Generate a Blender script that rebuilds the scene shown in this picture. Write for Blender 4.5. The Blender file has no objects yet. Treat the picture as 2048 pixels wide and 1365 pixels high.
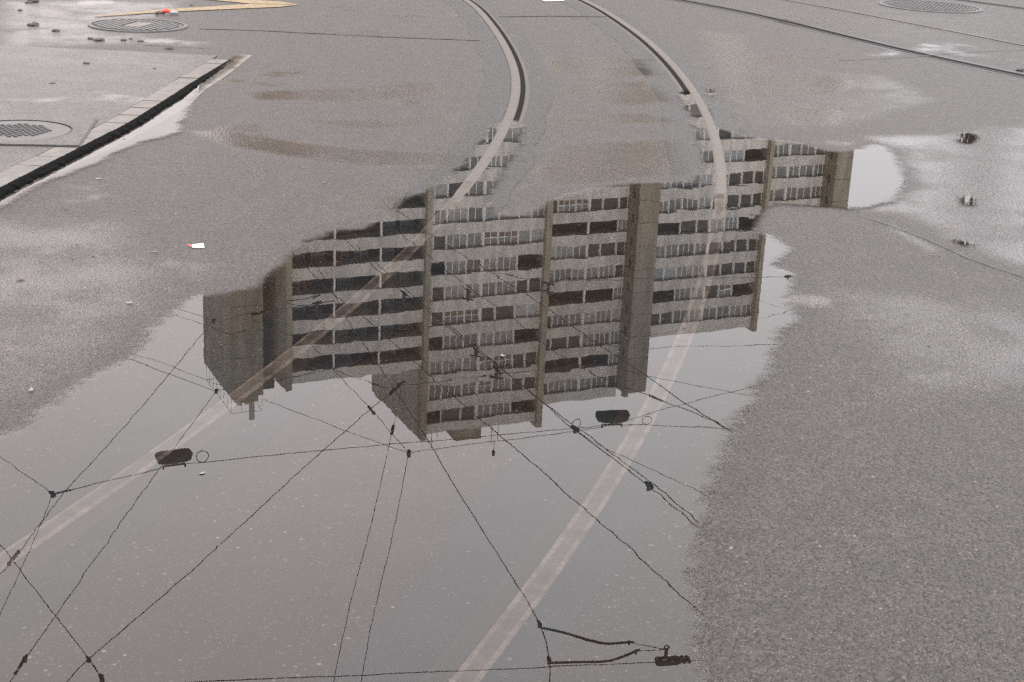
import bpy, bmesh, math, random
import numpy as np
from math import sin, cos, radians, degrees, atan2, pi, hypot
from mathutils import Vector, Matrix
random.seed(7)
rng = np.random.default_rng(7)
C = bpy.context.scene.collection
scn = bpy.context.scene

# ------------------------------------------------------------------ camera, sky, sun, exposure
PITCH, ROLL, FPX, CAMH = radians(18.5), radians(-2.7), 3150.0, 1.5
fw = Vector((0, cos(PITCH), -sin(PITCH)))
rt0 = Vector((1, 0, 0)); up0 = rt0.cross(fw)
rt = rt0 * cos(ROLL) - up0 * sin(ROLL)
up = up0 * cos(ROLL) + rt0 * sin(ROLL)
cd = bpy.data.cameras.new('camera'); cam = bpy.data.objects.new('camera', cd); C.objects.link(cam)
cd.sensor_fit = 'HORIZONTAL'; cd.sensor_width = 36.0; cd.lens = 36.0 * FPX / 2048.0
cd.clip_start = 0.05; cd.clip_end = 3000
cam.matrix_world = Matrix.Translation((0, 0, CAMH)) @ Matrix((rt, up, -fw)).transposed().to_4x4()
scn.camera = cam
scn.cycles.use_denoising = False      # keep the grain of the asphalt; the remaining noise is like film grain

world = bpy.data.worlds.new('World'); scn.world = world; world.use_nodes = True
wn = world.node_tree; wn.nodes.clear()
wo = wn.nodes.new('ShaderNodeOutputWorld'); bg = wn.nodes.new('ShaderNodeBackground')
sky = wn.nodes.new('ShaderNodeTexSky'); sky.sky_type = 'NISHITA'; sky.sun_disc = False
sky.sun_elevation = radians(36); sky.sun_rotation = radians(168); sky.dust_density = 4
tc = wn.nodes.new('ShaderNodeTexCoord'); mp = wn.nodes.new('ShaderNodeMapping'); mp.inputs['Scale'].default_value = (1, 1, 2.5)
nz = wn.nodes.new('ShaderNodeTexNoise'); nz.inputs['Scale'].default_value = 1.6; nz.inputs['Detail'].default_value = 4
cr = wn.nodes.new('ShaderNodeValToRGB')
cr.color_ramp.elements[0].position = .3; cr.color_ramp.elements[0].color = (9.0, 8.72, 8.74, 1)
cr.color_ramp.elements[1].position = .7; cr.color_ramp.elements[1].color = (9.9, 9.62, 9.66, 1)
mx = wn.nodes.new('ShaderNodeMix'); mx.data_type = 'RGBA'; mx.inputs[0].default_value = .965
wn.links.new(tc.outputs['Generated'], mp.inputs[0]); wn.links.new(mp.outputs[0], nz.inputs[0]); wn.links.new(nz.outputs[0], cr.inputs[0])
wn.links.new(sky.outputs[0], mx.inputs[6]); wn.links.new(cr.outputs[0], mx.inputs[7])
sx = wn.nodes.new('ShaderNodeSeparateXYZ'); wn.links.new(tc.outputs['Generated'], sx.inputs[0])
gr = wn.nodes.new('ShaderNodeMapRange'); gr.inputs[1].default_value = .10; gr.inputs[2].default_value = .62; gr.inputs[3].default_value = .70; gr.inputs[4].default_value = 1.85
wn.links.new(sx.outputs[2], gr.inputs[0])       # an overcast sky is brighter overhead than at the horizon
vm = wn.nodes.new('ShaderNodeVectorMath'); vm.operation = 'SCALE'; wn.links.new(mx.outputs[2], vm.inputs[0]); wn.links.new(gr.outputs[0], vm.inputs[3])
tint = wn.nodes.new('ShaderNodeMapRange'); tint.inputs[1].default_value = -.3; tint.inputs[2].default_value = .35; wn.links.new(sx.outputs[0], tint.inputs[0])
tm = wn.nodes.new('ShaderNodeMix'); tm.data_type = 'RGBA'; tm.inputs[6].default_value = (1.035, .982, .965, 1); tm.inputs[7].default_value = (.985, .997, 1.018, 1)   # thinner, cooler cloud to the right
tv = wn.nodes.new('ShaderNodeVectorMath'); tv.operation = 'MULTIPLY'
wn.links.new(tint.outputs[0], tm.inputs[0]); wn.links.new(vm.outputs[0], tv.inputs[0]); wn.links.new(tm.outputs[2], tv.inputs[1])
wn.links.new(tv.outputs[0], bg.inputs[0]); bg.inputs[1].default_value = .1
wn.links.new(bg.outputs[0], wo.inputs[0])

sd = bpy.data.lights.new('sun', 'SUN'); so = bpy.data.objects.new('sun', sd); C.objects.link(so)
sd.energy = 1.5; sd.angle = radians(25); sd.color = (1, .96, .9)
saz, sel = radians(168), radians(36)      # azimuth clockwise from +Y
sdir = Vector((sin(saz) * cos(sel), cos(saz) * cos(sel), sin(sel)))
so.rotation_euler = sdir.to_track_quat('Z', 'Y').to_euler(); so.location = (0, -20, 40)
scn.view_settings.view_transform = 'Standard'; scn.view_settings.look = 'None'
scn.view_settings.gamma = 1; scn.view_settings.use_curve_mapping = False
scn.view_settings.exposure = 1.10

# ------------------------------------------------------------------ survey: where things stand, from the camera station
def ray(x, y):
    return (rt * (x - 1024) - up * (y - 682.5) + fw * FPX).normalized()
def gp(x, y, z=0.0):
    d = ray(x, y); t = (CAMH - z) / -d.z
    return Vector((d.x * t, d.y * t, z))
def mir(x, y, h):                      # a thing at height h whose mirror image is seen at (x, y)
    d = ray(x, y); t = (h + CAMH) / -d.z
    return Vector((d.x * t, d.y * t, h))

# ------------------------------------------------------------------ node helpers
def mat(name):
    m = bpy.data.materials.new(name); m.use_nodes = True
    nt = m.node_tree; nt.nodes.clear()
    out = nt.nodes.new('ShaderNodeOutputMaterial')
    return m, nt, out
class N:
    def __init__(s, nt): s.nt = nt
    def n(s, t, **k):
        o = s.nt.nodes.new(t)
        for a, v in k.items(): setattr(o, a, v)
        return o
    def set(s, sock, v):
        if hasattr(v, 'default_value') or hasattr(v, 'is_linked'): s.nt.links.new(v, sock)
        else: sock.default_value = v
    def math(s, op, a, b=0.0, c=None, clamp=False):
        o = s.n('ShaderNodeMath', operation=op, use_clamp=clamp); s.set(o.inputs[0], a); s.set(o.inputs[1], b)
        if c is not None: s.set(o.inputs[2], c)
        return o.outputs[0]
    def mix(s, f, a, b):
        o = s.n('ShaderNodeMix', data_type='RGBA'); s.set(o.inputs[0], f); s.set(o.inputs[6], a); s.set(o.inputs[7], b); return o.outputs[2]
    def mapr(s, v, a, b, c, d, smooth=True):
        o = s.n('ShaderNodeMapRange', interpolation_type='SMOOTHSTEP' if smooth else 'LINEAR')
        for i, x in enumerate((v, a, b, c, d)): s.set(o.inputs[i], x)
        return o.outputs[0]
    def noise(s, vec, scale, detail=3, rough=.5, dist=0):
        o = s.n('ShaderNodeTexNoise'); s.set(o.inputs['Vector'], vec); o.inputs['Scale'].default_value = scale
        o.inputs['Detail'].default_value = detail; o.inputs['Roughness'].default_value = rough; o.inputs['Distortion'].default_value = dist
        return o.outputs[0]
    def voro(s, vec, scale, feature='F1', rnd=1):
        o = s.n('ShaderNodeTexVoronoi', feature=feature); s.set(o.inputs['Vector'], vec); o.inputs['Scale'].default_value = scale
        o.inputs['Randomness'].default_value = rnd
        return o
    def pos(s): return s.n('ShaderNodeNewGeometry').outputs['Position']
    def scale(s, vec, sc):
        o = s.n('ShaderNodeMapping'); s.set(o.inputs[0], vec); o.inputs['Scale'].default_value = sc; return o.outputs[0]
    def attr(s, name): return s.n('ShaderNodeAttribute', attribute_name=name).outputs['Fac']
    def bump(s, h, dist, strength=1.0, normal=None):
        o = s.n('ShaderNodeBump'); s.set(o.inputs['Height'], h); o.inputs['Distance'].default_value = dist; s.set(o.inputs['Strength'], strength)
        if normal is not None: s.set(o.inputs['Normal'], normal)
        return o.outputs[0]
    def bsdf(s, out, col, rough, normal=None, metal=0.0, spec=.5):
        o = s.n('ShaderNodeBsdfPrincipled'); s.set(o.inputs['Base Color'], col); s.set(o.inputs['Roughness'], rough)
        s.set(o.inputs['Metallic'], metal); s.set(o.inputs['Specular IOR Level'], spec)
        if normal is not None: s.set(o.inputs['Normal'], normal)
        s.nt.links.new(o.outputs[0], out.inputs[0]); return o

def water_mask(h):
    """0 dry .. 1 under standing water; grains of the asphalt break the shoreline"""
    p = h.pos(); d = h.attr('depth')
    p = h.scale(p, (1, 1, 0))
    g = h.noise(p, 230, 3, .65); g2 = h.noise(h.scale(p, (1, .6, 0)), 40, 3, .6); g3 = h.noise(p, 4, 3)
    e = h.math('ADD', d, h.math('MULTIPLY', h.math('SUBTRACT', g, .5), .11))
    e = h.math('ADD', e, h.math('MULTIPLY', h.math('SUBTRACT', g2, .5), .045))
    e = h.math('ADD', e, h.math('MULTIPLY', h.math('SUBTRACT', g3, .5), .12))
    return h.mapr(e, 0.0, .05, 0, 1), e

def asphalt_colour(h, p, dark, light, frac):
    v = h.voro(p, 165); rnd = h.n('ShaderNodeSeparateColor'); h.nt.links.new(v.outputs['Color'], rnd.inputs[0])
    r = rnd.outputs[0]
    stone = h.mapr(r, frac, frac + .004, 0, 1, False)
    base = h.mix(rnd.outputs[1], tuple(c * .55 for c in dark[:3]) + (1,), tuple(c * 1.9 for c in dark[:3]) + (1,))
    hue = h.mix(rnd.outputs[2], light, (light[0] * .95, light[1] * .62, light[2] * .42, 1))
    core = h.mapr(v.outputs['Distance'], .18, .5, 1, 0)
    col = h.mix(h.math('MULTIPLY', stone, core), base, hue)
    v2 = h.voro(p, 80); r2 = h.n('ShaderNodeSeparateColor'); h.nt.links.new(v2.outputs['Color'], r2.inputs[0])
    st2 = h.math('MULTIPLY', h.mapr(r2.outputs[0], .988, .992, 0, 1, False), h.mapr(v2.outputs['Distance'], .2, .42, 1, 0))
    return h.mix(st2, col, hue), v

def make_asphalt(name, dark=(.0285, .0248, .0235, 1), light=(.20, .183, .165, 1), frac=.86, rough=(.17, .46), bumpk=1.0, film=0.0, under=(.0185, .0150, .0126, 1), spec=.40, ustone=.83):
    m, nt, out = mat(name); h = N(nt); p = h.pos()
    wm, e = water_mask(h)
    col, v = asphalt_colour(h, p, dark, light, frac)
    big = h.noise(p, 1.1, 4, .55); mid = h.noise(p, 6, 4, .6)
    col = h.mix(h.mapr(mid, .35, .7, 0, .35), col, (.02, .019, .019, 1))
    silt = h.mix(h.mapr(mid, .3, .75, 0, .7), under, tuple(c * 1.5 for c in under[:3]) + (1,))
    vs = h.voro(h.scale(p, (1, 1, 0)), 95); rs = h.n('ShaderNodeSeparateColor'); h.nt.links.new(vs.outputs['Color'], rs.inputs[0])
    sm = h.math('MULTIPLY', h.mapr(rs.outputs[0], ustone, ustone + .01, 0, 1, False), h.mapr(vs.outputs['Distance'], h.math('MULTIPLY', rs.outputs[2], .3), h.math('ADD', h.math('MULTIPLY', rs.outputs[2], .3), .16), 1, 0))
    scol = h.mix(rs.outputs[1], (.07, .06, .052, 1), (.19, .155, .125, 1))
    clus = h.mapr(h.noise(h.scale(p, (1, 1, 0)), 2.6, 3, .6), .38, .6, .15, 1)
    silt = h.mix(h.math('MULTIPLY', sm, clus), silt, scol)
    vt = h.voro(h.scale(p, (1, 1, 0)), 175); rt_ = h.n('ShaderNodeSeparateColor'); h.nt.links.new(vt.outputs['Color'], rt_.inputs[0])
    s2 = h.math('MULTIPLY', h.mapr(rt_.outputs[0], ustone - .10, ustone - .09, 0, 1, False), h.mapr(vt.outputs['Distance'], .15, .45, 1, 0))
    silt = h.mix(h.math('MULTIPLY', s2, .8), silt, h.mix(rt_.outputs[1], (.05, .043, .037, 1), (.16, .138, .117, 1)))
    vw = h.voro(h.scale(p, (1, 1, 0)), 42); rw = h.n('ShaderNodeSeparateColor'); h.nt.links.new(vw.outputs['Color'], rw.inputs[0])
    s3 = h.math('MULTIPLY', h.mapr(rw.outputs[0], .982, .984, 0, 1, False), h.mapr(vw.outputs['Distance'], .10, .26, 1, 0))
    silt = h.mix(s3, silt, (.10, .086, .073, 1))
    wetrim = h.math('MULTIPLY', h.mapr(e, -.12, -.01, 0, .12), h.math('SUBTRACT', 1.0, wm))
    col = h.mix(wetrim, col, (.010, .009, .0085, 1))
    col = h.mix(wm, col, silt)
    # where the surface is sealed by a film of water it is smooth, elsewhere the grain stands proud
    f = h.mapr(big, .50 - film, .78 - film, 0, 1)
    f = h.math('MAXIMUM', f, h.math('MULTIPLY', h.attr('film'), h.mapr(h.noise(p, 3.2, 4, .6), .3, .6, .72, 1.05)))
    gr_ = h.noise(h.scale(p, (1, 1, 0)), 210, 2, .6)       # the film fills between grains first: a grainy mix of mirror and stone
    f = h.mapr(h.math('ADD', gr_, h.math('MULTIPLY', h.math('SUBTRACT', f, .5), .62)), .45, .57, 0, 1)
    ro = h.math('ADD', h.mapr(f, 0, .6, rough[1], rough[0] + .06, False), h.mapr(f, .55, 1, 0, -.06 - rough[0] + .07))
    ht = h.math('ADD', h.mapr(v.outputs['Distance'], 0, .6, 1, 0), h.math('MULTIPLY', h.noise(p, 300, 2), .6))
    ht = h.math('ADD', ht, h.math('MULTIPLY', h.noise(p, 45, 3), 1.2))
    st = h.mapr(f, 0, 1, 1.0 * bumpk, .07 * bumpk)
    st = h.math('MULTIPLY', st, h.mapr(wm, 0, 1, 1, .15))
    ht = h.math('ADD', ht, h.math('MULTIPLY', h.noise(h.scale(p, (1, 1, 0)), 90, 3, .6), 1.8))
    vb = h.voro(h.scale(p, (1, 1, 0)), 75); ht = h.math('ADD', ht, h.mapr(vb.outputs['Distance'], 0, .7, 1.5, 0))
    nrm = h.bump(ht, .0050, st)
    sp = h.mapr(wm, 0, 1, spec, 0)
    h.bsdf(out, col, ro, nrm, spec=sp)
    return m

def make_water():
    m, nt, out = mat('standing_water'); h = N(nt); p = h.pos()
    wm, e = water_mask(h)
    nv = h.n('ShaderNodeTexNoise'); h.set(nv.inputs['Vector'], h.scale(p, (1, 1.5, 0))); nv.inputs['Scale'].default_value = 11; nv.inputs['Detail'].default_value = 2.5; nv.inputs['Roughness'].default_value = .55
    zone = h.mapr(h.noise(h.scale(p, (1, 1, 0)), .9, 2), .42, .7, .5, 2.0)
    edge = h.mapr(e, .02, .30, 1.4, 1)
    sub = h.n('ShaderNodeVectorMath', operation='SUBTRACT'); h.set(sub.inputs[0], nv.outputs['Color']); sub.inputs[1].default_value = (.5, .5, .5)
    scl = h.n('ShaderNodeVectorMath', operation='SCALE'); h.set(scl.inputs[0], sub.outputs[0]); h.set(scl.inputs[3], h.math('MULTIPLY', h.math('MULTIPLY', zone, edge), .0021))
    flat_ = h.n('ShaderNodeVectorMath', operation='MULTIPLY'); h.set(flat_.inputs[0], scl.outputs[0]); flat_.inputs[1].default_value = (1, 1, 0)
    addz = h.n('ShaderNodeVectorMath', operation='ADD'); h.set(addz.inputs[0], flat_.outputs[0]); addz.inputs[1].default_value = (0, 0, 1)
    nn = h.n('ShaderNodeVectorMath', operation='NORMALIZE'); h.set(nn.inputs[0], addz.outputs[0]); nrm = nn.outputs[0]
    fr = h.n('ShaderNodeFresnel'); fr.inputs['IOR'].default_value = 1.36; h.set(fr.inputs['Normal'], nrm)
    gl = h.n('ShaderNodeBsdfGlossy'); gl.inputs['Roughness'].default_value = .0; gl.inputs['Color'].default_value = (1, 1, 1, 1); h.set(gl.inputs['Normal'], nrm)
    tr = h.n('ShaderNodeBsdfTransparent'); tr.inputs['Color'].default_value = (.93, .915, .90, 1)
    tr2 = h.n('ShaderNodeBsdfTransparent')
    a = h.n('ShaderNodeMixShader'); h.set(a.inputs[0], fr.outputs[0]); nt.links.new(tr.outputs[0], a.inputs[1]); nt.links.new(gl.outputs[0], a.inputs[2])
    b = h.n('ShaderNodeMixShader'); h.set(b.inputs[0], wm); nt.links.new(tr2.outputs[0], b.inputs[1]); nt.links.new(a.outputs[0], b.inputs[2])
    nt.links.new(b.outputs[0], out.inputs[0])
    return m

def simple(name, col, rough=.6, metal=0.0, var=.25, scale=8, bump=0.0, bscale=60, spec=.5, streak=None, rnd=0.0):
    m, nt, out = mat(name); h = N(nt)
    tcn = h.n('ShaderNodeTexCoord').outputs['Object']
    nn = h.noise(h.scale(tcn, streak) if streak else tcn, scale, 5, .6)
    lo = tuple(c * (1 - var) for c in col) + (1,); hi = tuple(min(1, c * (1 + var)) for c in col) + (1,)
    c = h.mix(h.mapr(nn, .3, .7, 0, 1), lo, hi)
    if rnd:
        oi = h.n('ShaderNodeObjectInfo').outputs['Random']; c = h.mix(h.mapr(oi, 0, 1, 0, rnd, False), c, tuple(q * .35 for q in col) + (1,))
    nrm = h.bump(h.noise(tcn, bscale, 3), bump, 1.0) if bump else None
    h.bsdf(out, c, rough, nrm, metal, spec)
    return m

M = {}
M['asphalt'] = make_asphalt('damp_asphalt')
M['pave'] = make_asphalt('smooth_wet_pavement', dark=(.05, .048, .046, 1), frac=.965, rough=(.2, .38), bumpk=.75, film=.03, spec=.33)
M['water'] = make_water()
M['tar'] = make_asphalt('bitumen_joint_band', dark=(.019, .020, .021, 1), light=(.09, .09, .09, 1), frac=.995, rough=(.17, .33), bumpk=.2, film=.0, under=(.0165, .0175, .0185, 1), spec=.2, ustone=.97)
M['crack'] = simple('tar_in_crack', (.012, .012, .012), .45, var=.3, scale=30)

def make_rail_mat(name, dry, wet, rough):
    m, nt, out = mat(name); h = N(nt); p = h.pos(); wm, e = water_mask(h)
    n1 = h.noise(p, 25, 4, .6); n2 = h.noise(p, 120, 3)
    cd_ = h.mix(n1, tuple(c * .6 for c in dry) + (1,), tuple(c * 1.3 for c in dry) + (1,))
    cw_ = h.mix(h.mapr(n2, .3, .7, 0, 1), tuple(c * .75 for c in wet) + (1,), tuple(c * 1.25 for c in wet) + (1,))
    cw_ = h.mix(h.mapr(h.noise(h.scale(p, (1, 1, 0)), 14, 4, .65), .35, .68, 0, .75), cw_, (.03, .026, .023, 1))
    col = h.mix(wm, cd_, cw_)
    met = h.mapr(wm, 0, 1, .4 if rough < .55 else 0, 0); ro = h.math('ADD', h.mapr(wm, 0, 1, rough, .9), h.math('MULTIPLY', n1, .12))
    h.bsdf(out, col, ro, h.bump(n2, .0006, .5), met, h.mapr(wm, 0, 1, .32 if rough < .55 else .05, 0))
    return m
M['rail'] = make_rail_mat('worn_rail_steel', (.085, .074, .066), (.115, .096, .083), .5)
M['crown'] = make_rail_mat('rail_crown_steel', (.085, .075, .066), (.064, .054, .048), .42)
M['lip'] = make_rail_mat('rail_lip_steel', (.06, .053, .047), (.028, .026, .025), .46)
M['groove'] = make_rail_mat('dirt_and_shade_in_groove', (.012, .011, .010), (.022, .022, .022), .97)  # dirt, coloured near black for the shade a deeper groove would have
M['gap'] = simple('black_flange_gap', (.006, .006, .006), .8, var=.3, scale=30, spec=.05)
M['kerb'] = simple('kerb_concrete', (.085, .077, .069), .5, scale=14, bump=.0016, bscale=140, spec=.35)
M['kerbface'] = simple('black_rough_bitumen', (.004, .004, .004), .85, scale=30, bump=.010, bscale=70, spec=.04)
M['gutter'] = simple('wet_gutter_concrete', (.085, .074, .066), .4, scale=7, bump=.0008, bscale=160)
M['iron'] = simple('wet_cast_iron', (.055, .054, .055), .5, .2, scale=20, bump=.0008, bscale=120)
M['irondark'] = simple('dark_iron_recess', (.02, .02, .021), .5, .2, scale=20)
M['yellow'] = simple('worn_yellow_paint', (.15, .105, .048), .6, var=.45, scale=25, bump=.0008, bscale=150)
M['white'] = simple('worn_white_paint', (.45, .44, .41), .5, var=.25, scale=25)
M['wire'] = simple('dark_wire_copper', (.018, .016, .014), .6, .0, spec=.3)
M['fitting'] = simple('dark_wire_fitting', (.02, .018, .016), .6, spec=.3)
M['lampbody'] = simple('dark_lamp_housing', (.010, .009, .008), .7, spec=.15)
M['lampglass'] = simple('unlit_lamp_glass', (.012, .011, .010), .5, spec=.2)
M['parapet'] = simple('pale_balcony_parapet', (.42, .395, .37), .8, var=.2, scale=.9, streak=(1.3, 1, .35), rnd=.22)
M['fascia'] = simple('roof_fascia_concrete', (.42, .40, .375), .8, var=.1, scale=.4)
M['fin'] = simple('ochre_concrete_fin', (.215, .19, .148), .85, var=.2, scale=.7, streak=(1.2, 1.2, .22))
M['tower'] = simple('brown_concrete_tower', (.185, .162, .128), .85, var=.22, scale=.7, streak=(1.2, 1.2, .22))
M['gable'] = simple('grey_gable_render', (.235, .222, .2), .85, var=.16, scale=.5, streak=(1.2, 1.2, .25))
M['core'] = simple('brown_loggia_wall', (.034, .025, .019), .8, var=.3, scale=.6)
M['slab'] = simple('balcony_slab', (.30, .29, .27), .8)
M['frame'] = simple('pale_window_frame', (.62, .61, .60), .55, var=.06)
M['post'] = simple('pale_bay_post', (.50, .485, .465), .6, var=.1)
M['skycurtain'] = simple('curtain_and_sky_pane', (.20, .20, .195), .28, var=.35, scale=.9, rnd=.85)  # pale base colour includes the sky's reflection in the glass, besides curtains
M['darkpane'] = simple('dark_pane', (.034, .027, .022), .6, var=.5, scale=.7)
M['bluepane'] = simple('blind_pane', (.30, .31, .31), .35, var=.15, scale=.8, rnd=.6)
M['darkwood'] = simple('brown_infill_panel', (.10, .075, .06), .6, var=.3, scale=.8)
M['bark'] = simple('dark_bark', (.03, .026, .023), .85, var=.3, scale=6)
M['far'] = simple('distant_ground', (.06, .058, .056), .7, scale=.2)
M['paper'] = simple('white_paper', (.72, .70, .68), .6, var=.06, scale=40)
M['red'] = simple('red_plastic', (.55, .035, .025), .4, var=.15, scale=30)
M['black'] = simple('black_plastic', (.012, .012, .013), .35)
M['greyplastic'] = simple('grey_plastic', (.20, .21, .23), .35)
M['leaf'] = simple('sodden_leaf', (.05, .028, .018), .4, var=.4, scale=40)
M['clod'] = simple('wet_dirt', (.02, .018, .016), .6, var=.4, scale=60, bump=.003, bscale=150)
M['paleleaf'] = simple('pale_scrap', (.15, .14, .128), .6, var=.2, scale=60)
def lit(name, col, e):
    m, nt, out = mat(name); em = nt.nodes.new('ShaderNodeEmission'); em.inputs[0].default_value = col; em.inputs[1].default_value = e
    nt.links.new(em.outputs[0], out.inputs[0]); return m
M['redlamp'] = lit('lit_red_signal', (1, .03, .015, 1), 4)

# ------------------------------------------------------------------ object helpers
def link(name, me, parent=None):
    o = bpy.data.objects.new(name, me); C.objects.link(o)
    if parent is not None: o.parent = parent
    return o
def pyd(name, verts, faces, m, parent=None, smooth=False):
    me = bpy.data.meshes.new(name); me.from_pydata([tuple(v) for v in verts], [], faces); me.update()
    for x in (m if isinstance(m, (list, tuple)) else [m]): me.materials.append(x)
    if smooth: me.polygons.foreach_set('use_smooth', [True] * len(me.polygons))
    return link(name, me, parent)
def tag(o, label=None, cat=None, group=None, kind=None):
    if label: o['label'] = label
    if cat: o['category'] = cat
    if group: o['group'] = group
    if kind: o['kind'] = kind
    return o
def empty(name, loc, rz=0.0):
    o = bpy.data.objects.new(name, None); C.objects.link(o); o.location = loc; o.rotation_euler = (0, 0, rz); o.empty_display_size = .2; return o
class MB:
    def __init__(s): s.v = []; s.f = []; s.mi = []
    def add(s, v, f, mi=0):
        b = len(s.v); s.v += [tuple(q) for q in v]; s.f += [tuple(i + b for i in q) for q in f]; s.mi += [mi] * len(f)
    def box(s, x0, y0, z0, x1, y1, z1, mi=0):
        v = [(x, y, z) for z in (z0, z1) for y in (y0, y1) for x in (x0, x1)]
        s.add(v, [(0, 2, 3, 1), (4, 5, 7, 6), (0, 1, 5, 4), (2, 6, 7, 3), (0, 4, 6, 2), (1, 3, 7, 5)], mi)
    def tube(s, pts, r, n=6, mi=0, cap=True):
        pts = [Vector(p) for p in pts]; rings = []; up_ = None
        for i, p in enumerate(pts):
            t = (pts[min(i + 1, len(pts) - 1)] - pts[max(i - 1, 0)]).normalized()
            if up_ is None: up_ = Vector((0, 0, 1)) if abs(t.z) < .9 else Vector((1, 0, 0))
            a = t.cross(up_).normalized(); b = a.cross(t).normalized(); up_ = b
            rr = r[i] if isinstance(r, (list, tuple)) else r
            rings.append([p + (a * cos(2 * pi * k / n) + b * sin(2 * pi * k / n)) * rr for k in range(n)])
        v = [q for g in rings for q in g]; f = []
        for i in range(len(rings) - 1):
            for k in range(n): f.append((i * n + k, i * n + (k + 1) % n, (i + 1) * n + (k + 1) % n, (i + 1) * n + k))
        if cap: f += [tuple(range(n))[::-1], tuple(range((len(rings) - 1) * n, len(rings) * n))]
        s.add(v, f, mi)
    def mesh(s, name, m, smooth=False):
        me = bpy.data.meshes.new(name); me.from_pydata(s.v, [], s.f)
        for x in (m if isinstance(m, (list, tuple)) else [m]): me.materials.append(x)
        me.polygons.foreach_set('material_index', s.mi)
        if smooth: me.polygons.foreach_set('use_smooth', [True] * len(me.polygons))
        me.update(); return me
    def build(s, name, m, parent=None, smooth=False): return link(name, s.mesh(name, m, smooth), parent)
def spline(pts, step=.1):
    P = [Vector(p) for p in pts]; P = [P[0] * 2 - P[1]] + P + [P[-1] * 2 - P[-2]]; out = []
    for i in range(1, len(P) - 2):
        n = max(2, int((P[i + 1] - P[i]).length / step))
        for k in range(n):
            t = k / n; a, b, c, d = P[i - 1], P[i], P[i + 1], P[i + 2]
            out.append(.5 * ((2 * b) + (c - a) * t + (2 * a - 5 * b + 4 * c - d) * t * t + (3 * b - a - 3 * c + d) * t ** 3))
    out.append(P[-2]); return out
def smooth_path(p, it):
    p = [q.copy() for q in p]
    for _ in range(it):
        p = [p[0]] + [(p[i - 1] + p[i] * 2 + p[i + 1]) / 4 for i in range(1, len(p) - 1)] + [p[-1]]
    return p

# ------------------------------------------------------------------ puddle outlines (surveyed on the ground)
def poly(px): return np.array([gp(x, y)[:2] for x, y in px])
POLYS = [poly([(-260, 960), (0, 861), (60, 822), (113, 796), (192, 741), (240, 714), (270, 695), (291, 676), (308, 642), (335, 615), (370, 596), (400, 590), (440, 586), (490, 577),
    (528, 552), (552, 520), (575, 498), (600, 482), (650, 462), (720, 457), (768, 432), (800, 402), (822, 385), (870, 370), (900, 350), (925, 318), (946, 290), (964, 270), (986, 254), (1008, 244),
    (1040, 240), (1056, 254), (1050, 290), (1030, 325), (1005, 365), (985, 405), (1000, 428), (1060, 430), (1085, 405), (1130, 388), (1190, 374), (1260, 366), (1390, 362), (1395, 330),
    (1388, 280), (1368, 225), (1352, 190), (1378, 170), (1408, 196), (1440, 256), (1490, 272), (1540, 279), (1610, 287), (1660, 300), (1715, 298), (1750, 290), (1790, 300), (1812, 340), (1822, 372), (1800, 402), (1750, 418),
    (1700, 423), (1640, 417), (1575, 412), (1545, 424), (1522, 446), (1530, 466), (1572, 482), (1590, 500), (1566, 522), (1562, 536), (1600, 548), (1594, 575), (1588, 598), (1606, 622), (1606, 644), (1580, 664),
    (1562, 690), (1560, 726), (1545, 765), (1520, 805), (1482, 848), (1462, 890), (1450, 950), (1442, 1000), (1422, 1040), (1408, 1090), (1405, 1150), (1415, 1220), (1432, 1290), (1440, 1365), (1440, 1560), (-260, 1560)]),
  # water lying in the gutter
  poly([(500, 112), (466, 140), (412, 178), (390, 206), (375, 240), (362, 266), (310, 282), (258, 300), (118, 362), (-60, 452), (-60, 395), (10, 384), (161, 301), (310, 224), (455, 118), (480, 108)]),
  poly([(1900, 266), (1925, 262), (1962, 268), (1974, 280), (1950, 290), (1925, 288), (1906, 284), (1918, 276)]), poly([(1912, 396), (1935, 392), (1962, 398), (1956, 408), (1962, 416), (1930, 412), (1918, 416)]),
  poly([(1893, 480), (1915, 477), (1948, 484), (1952, 498), (1925, 494), (1902, 499), (1908, 489)]),
  poly([(1402, 176), (1434, 176), (1438, 200), (1410, 196)])]
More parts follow.
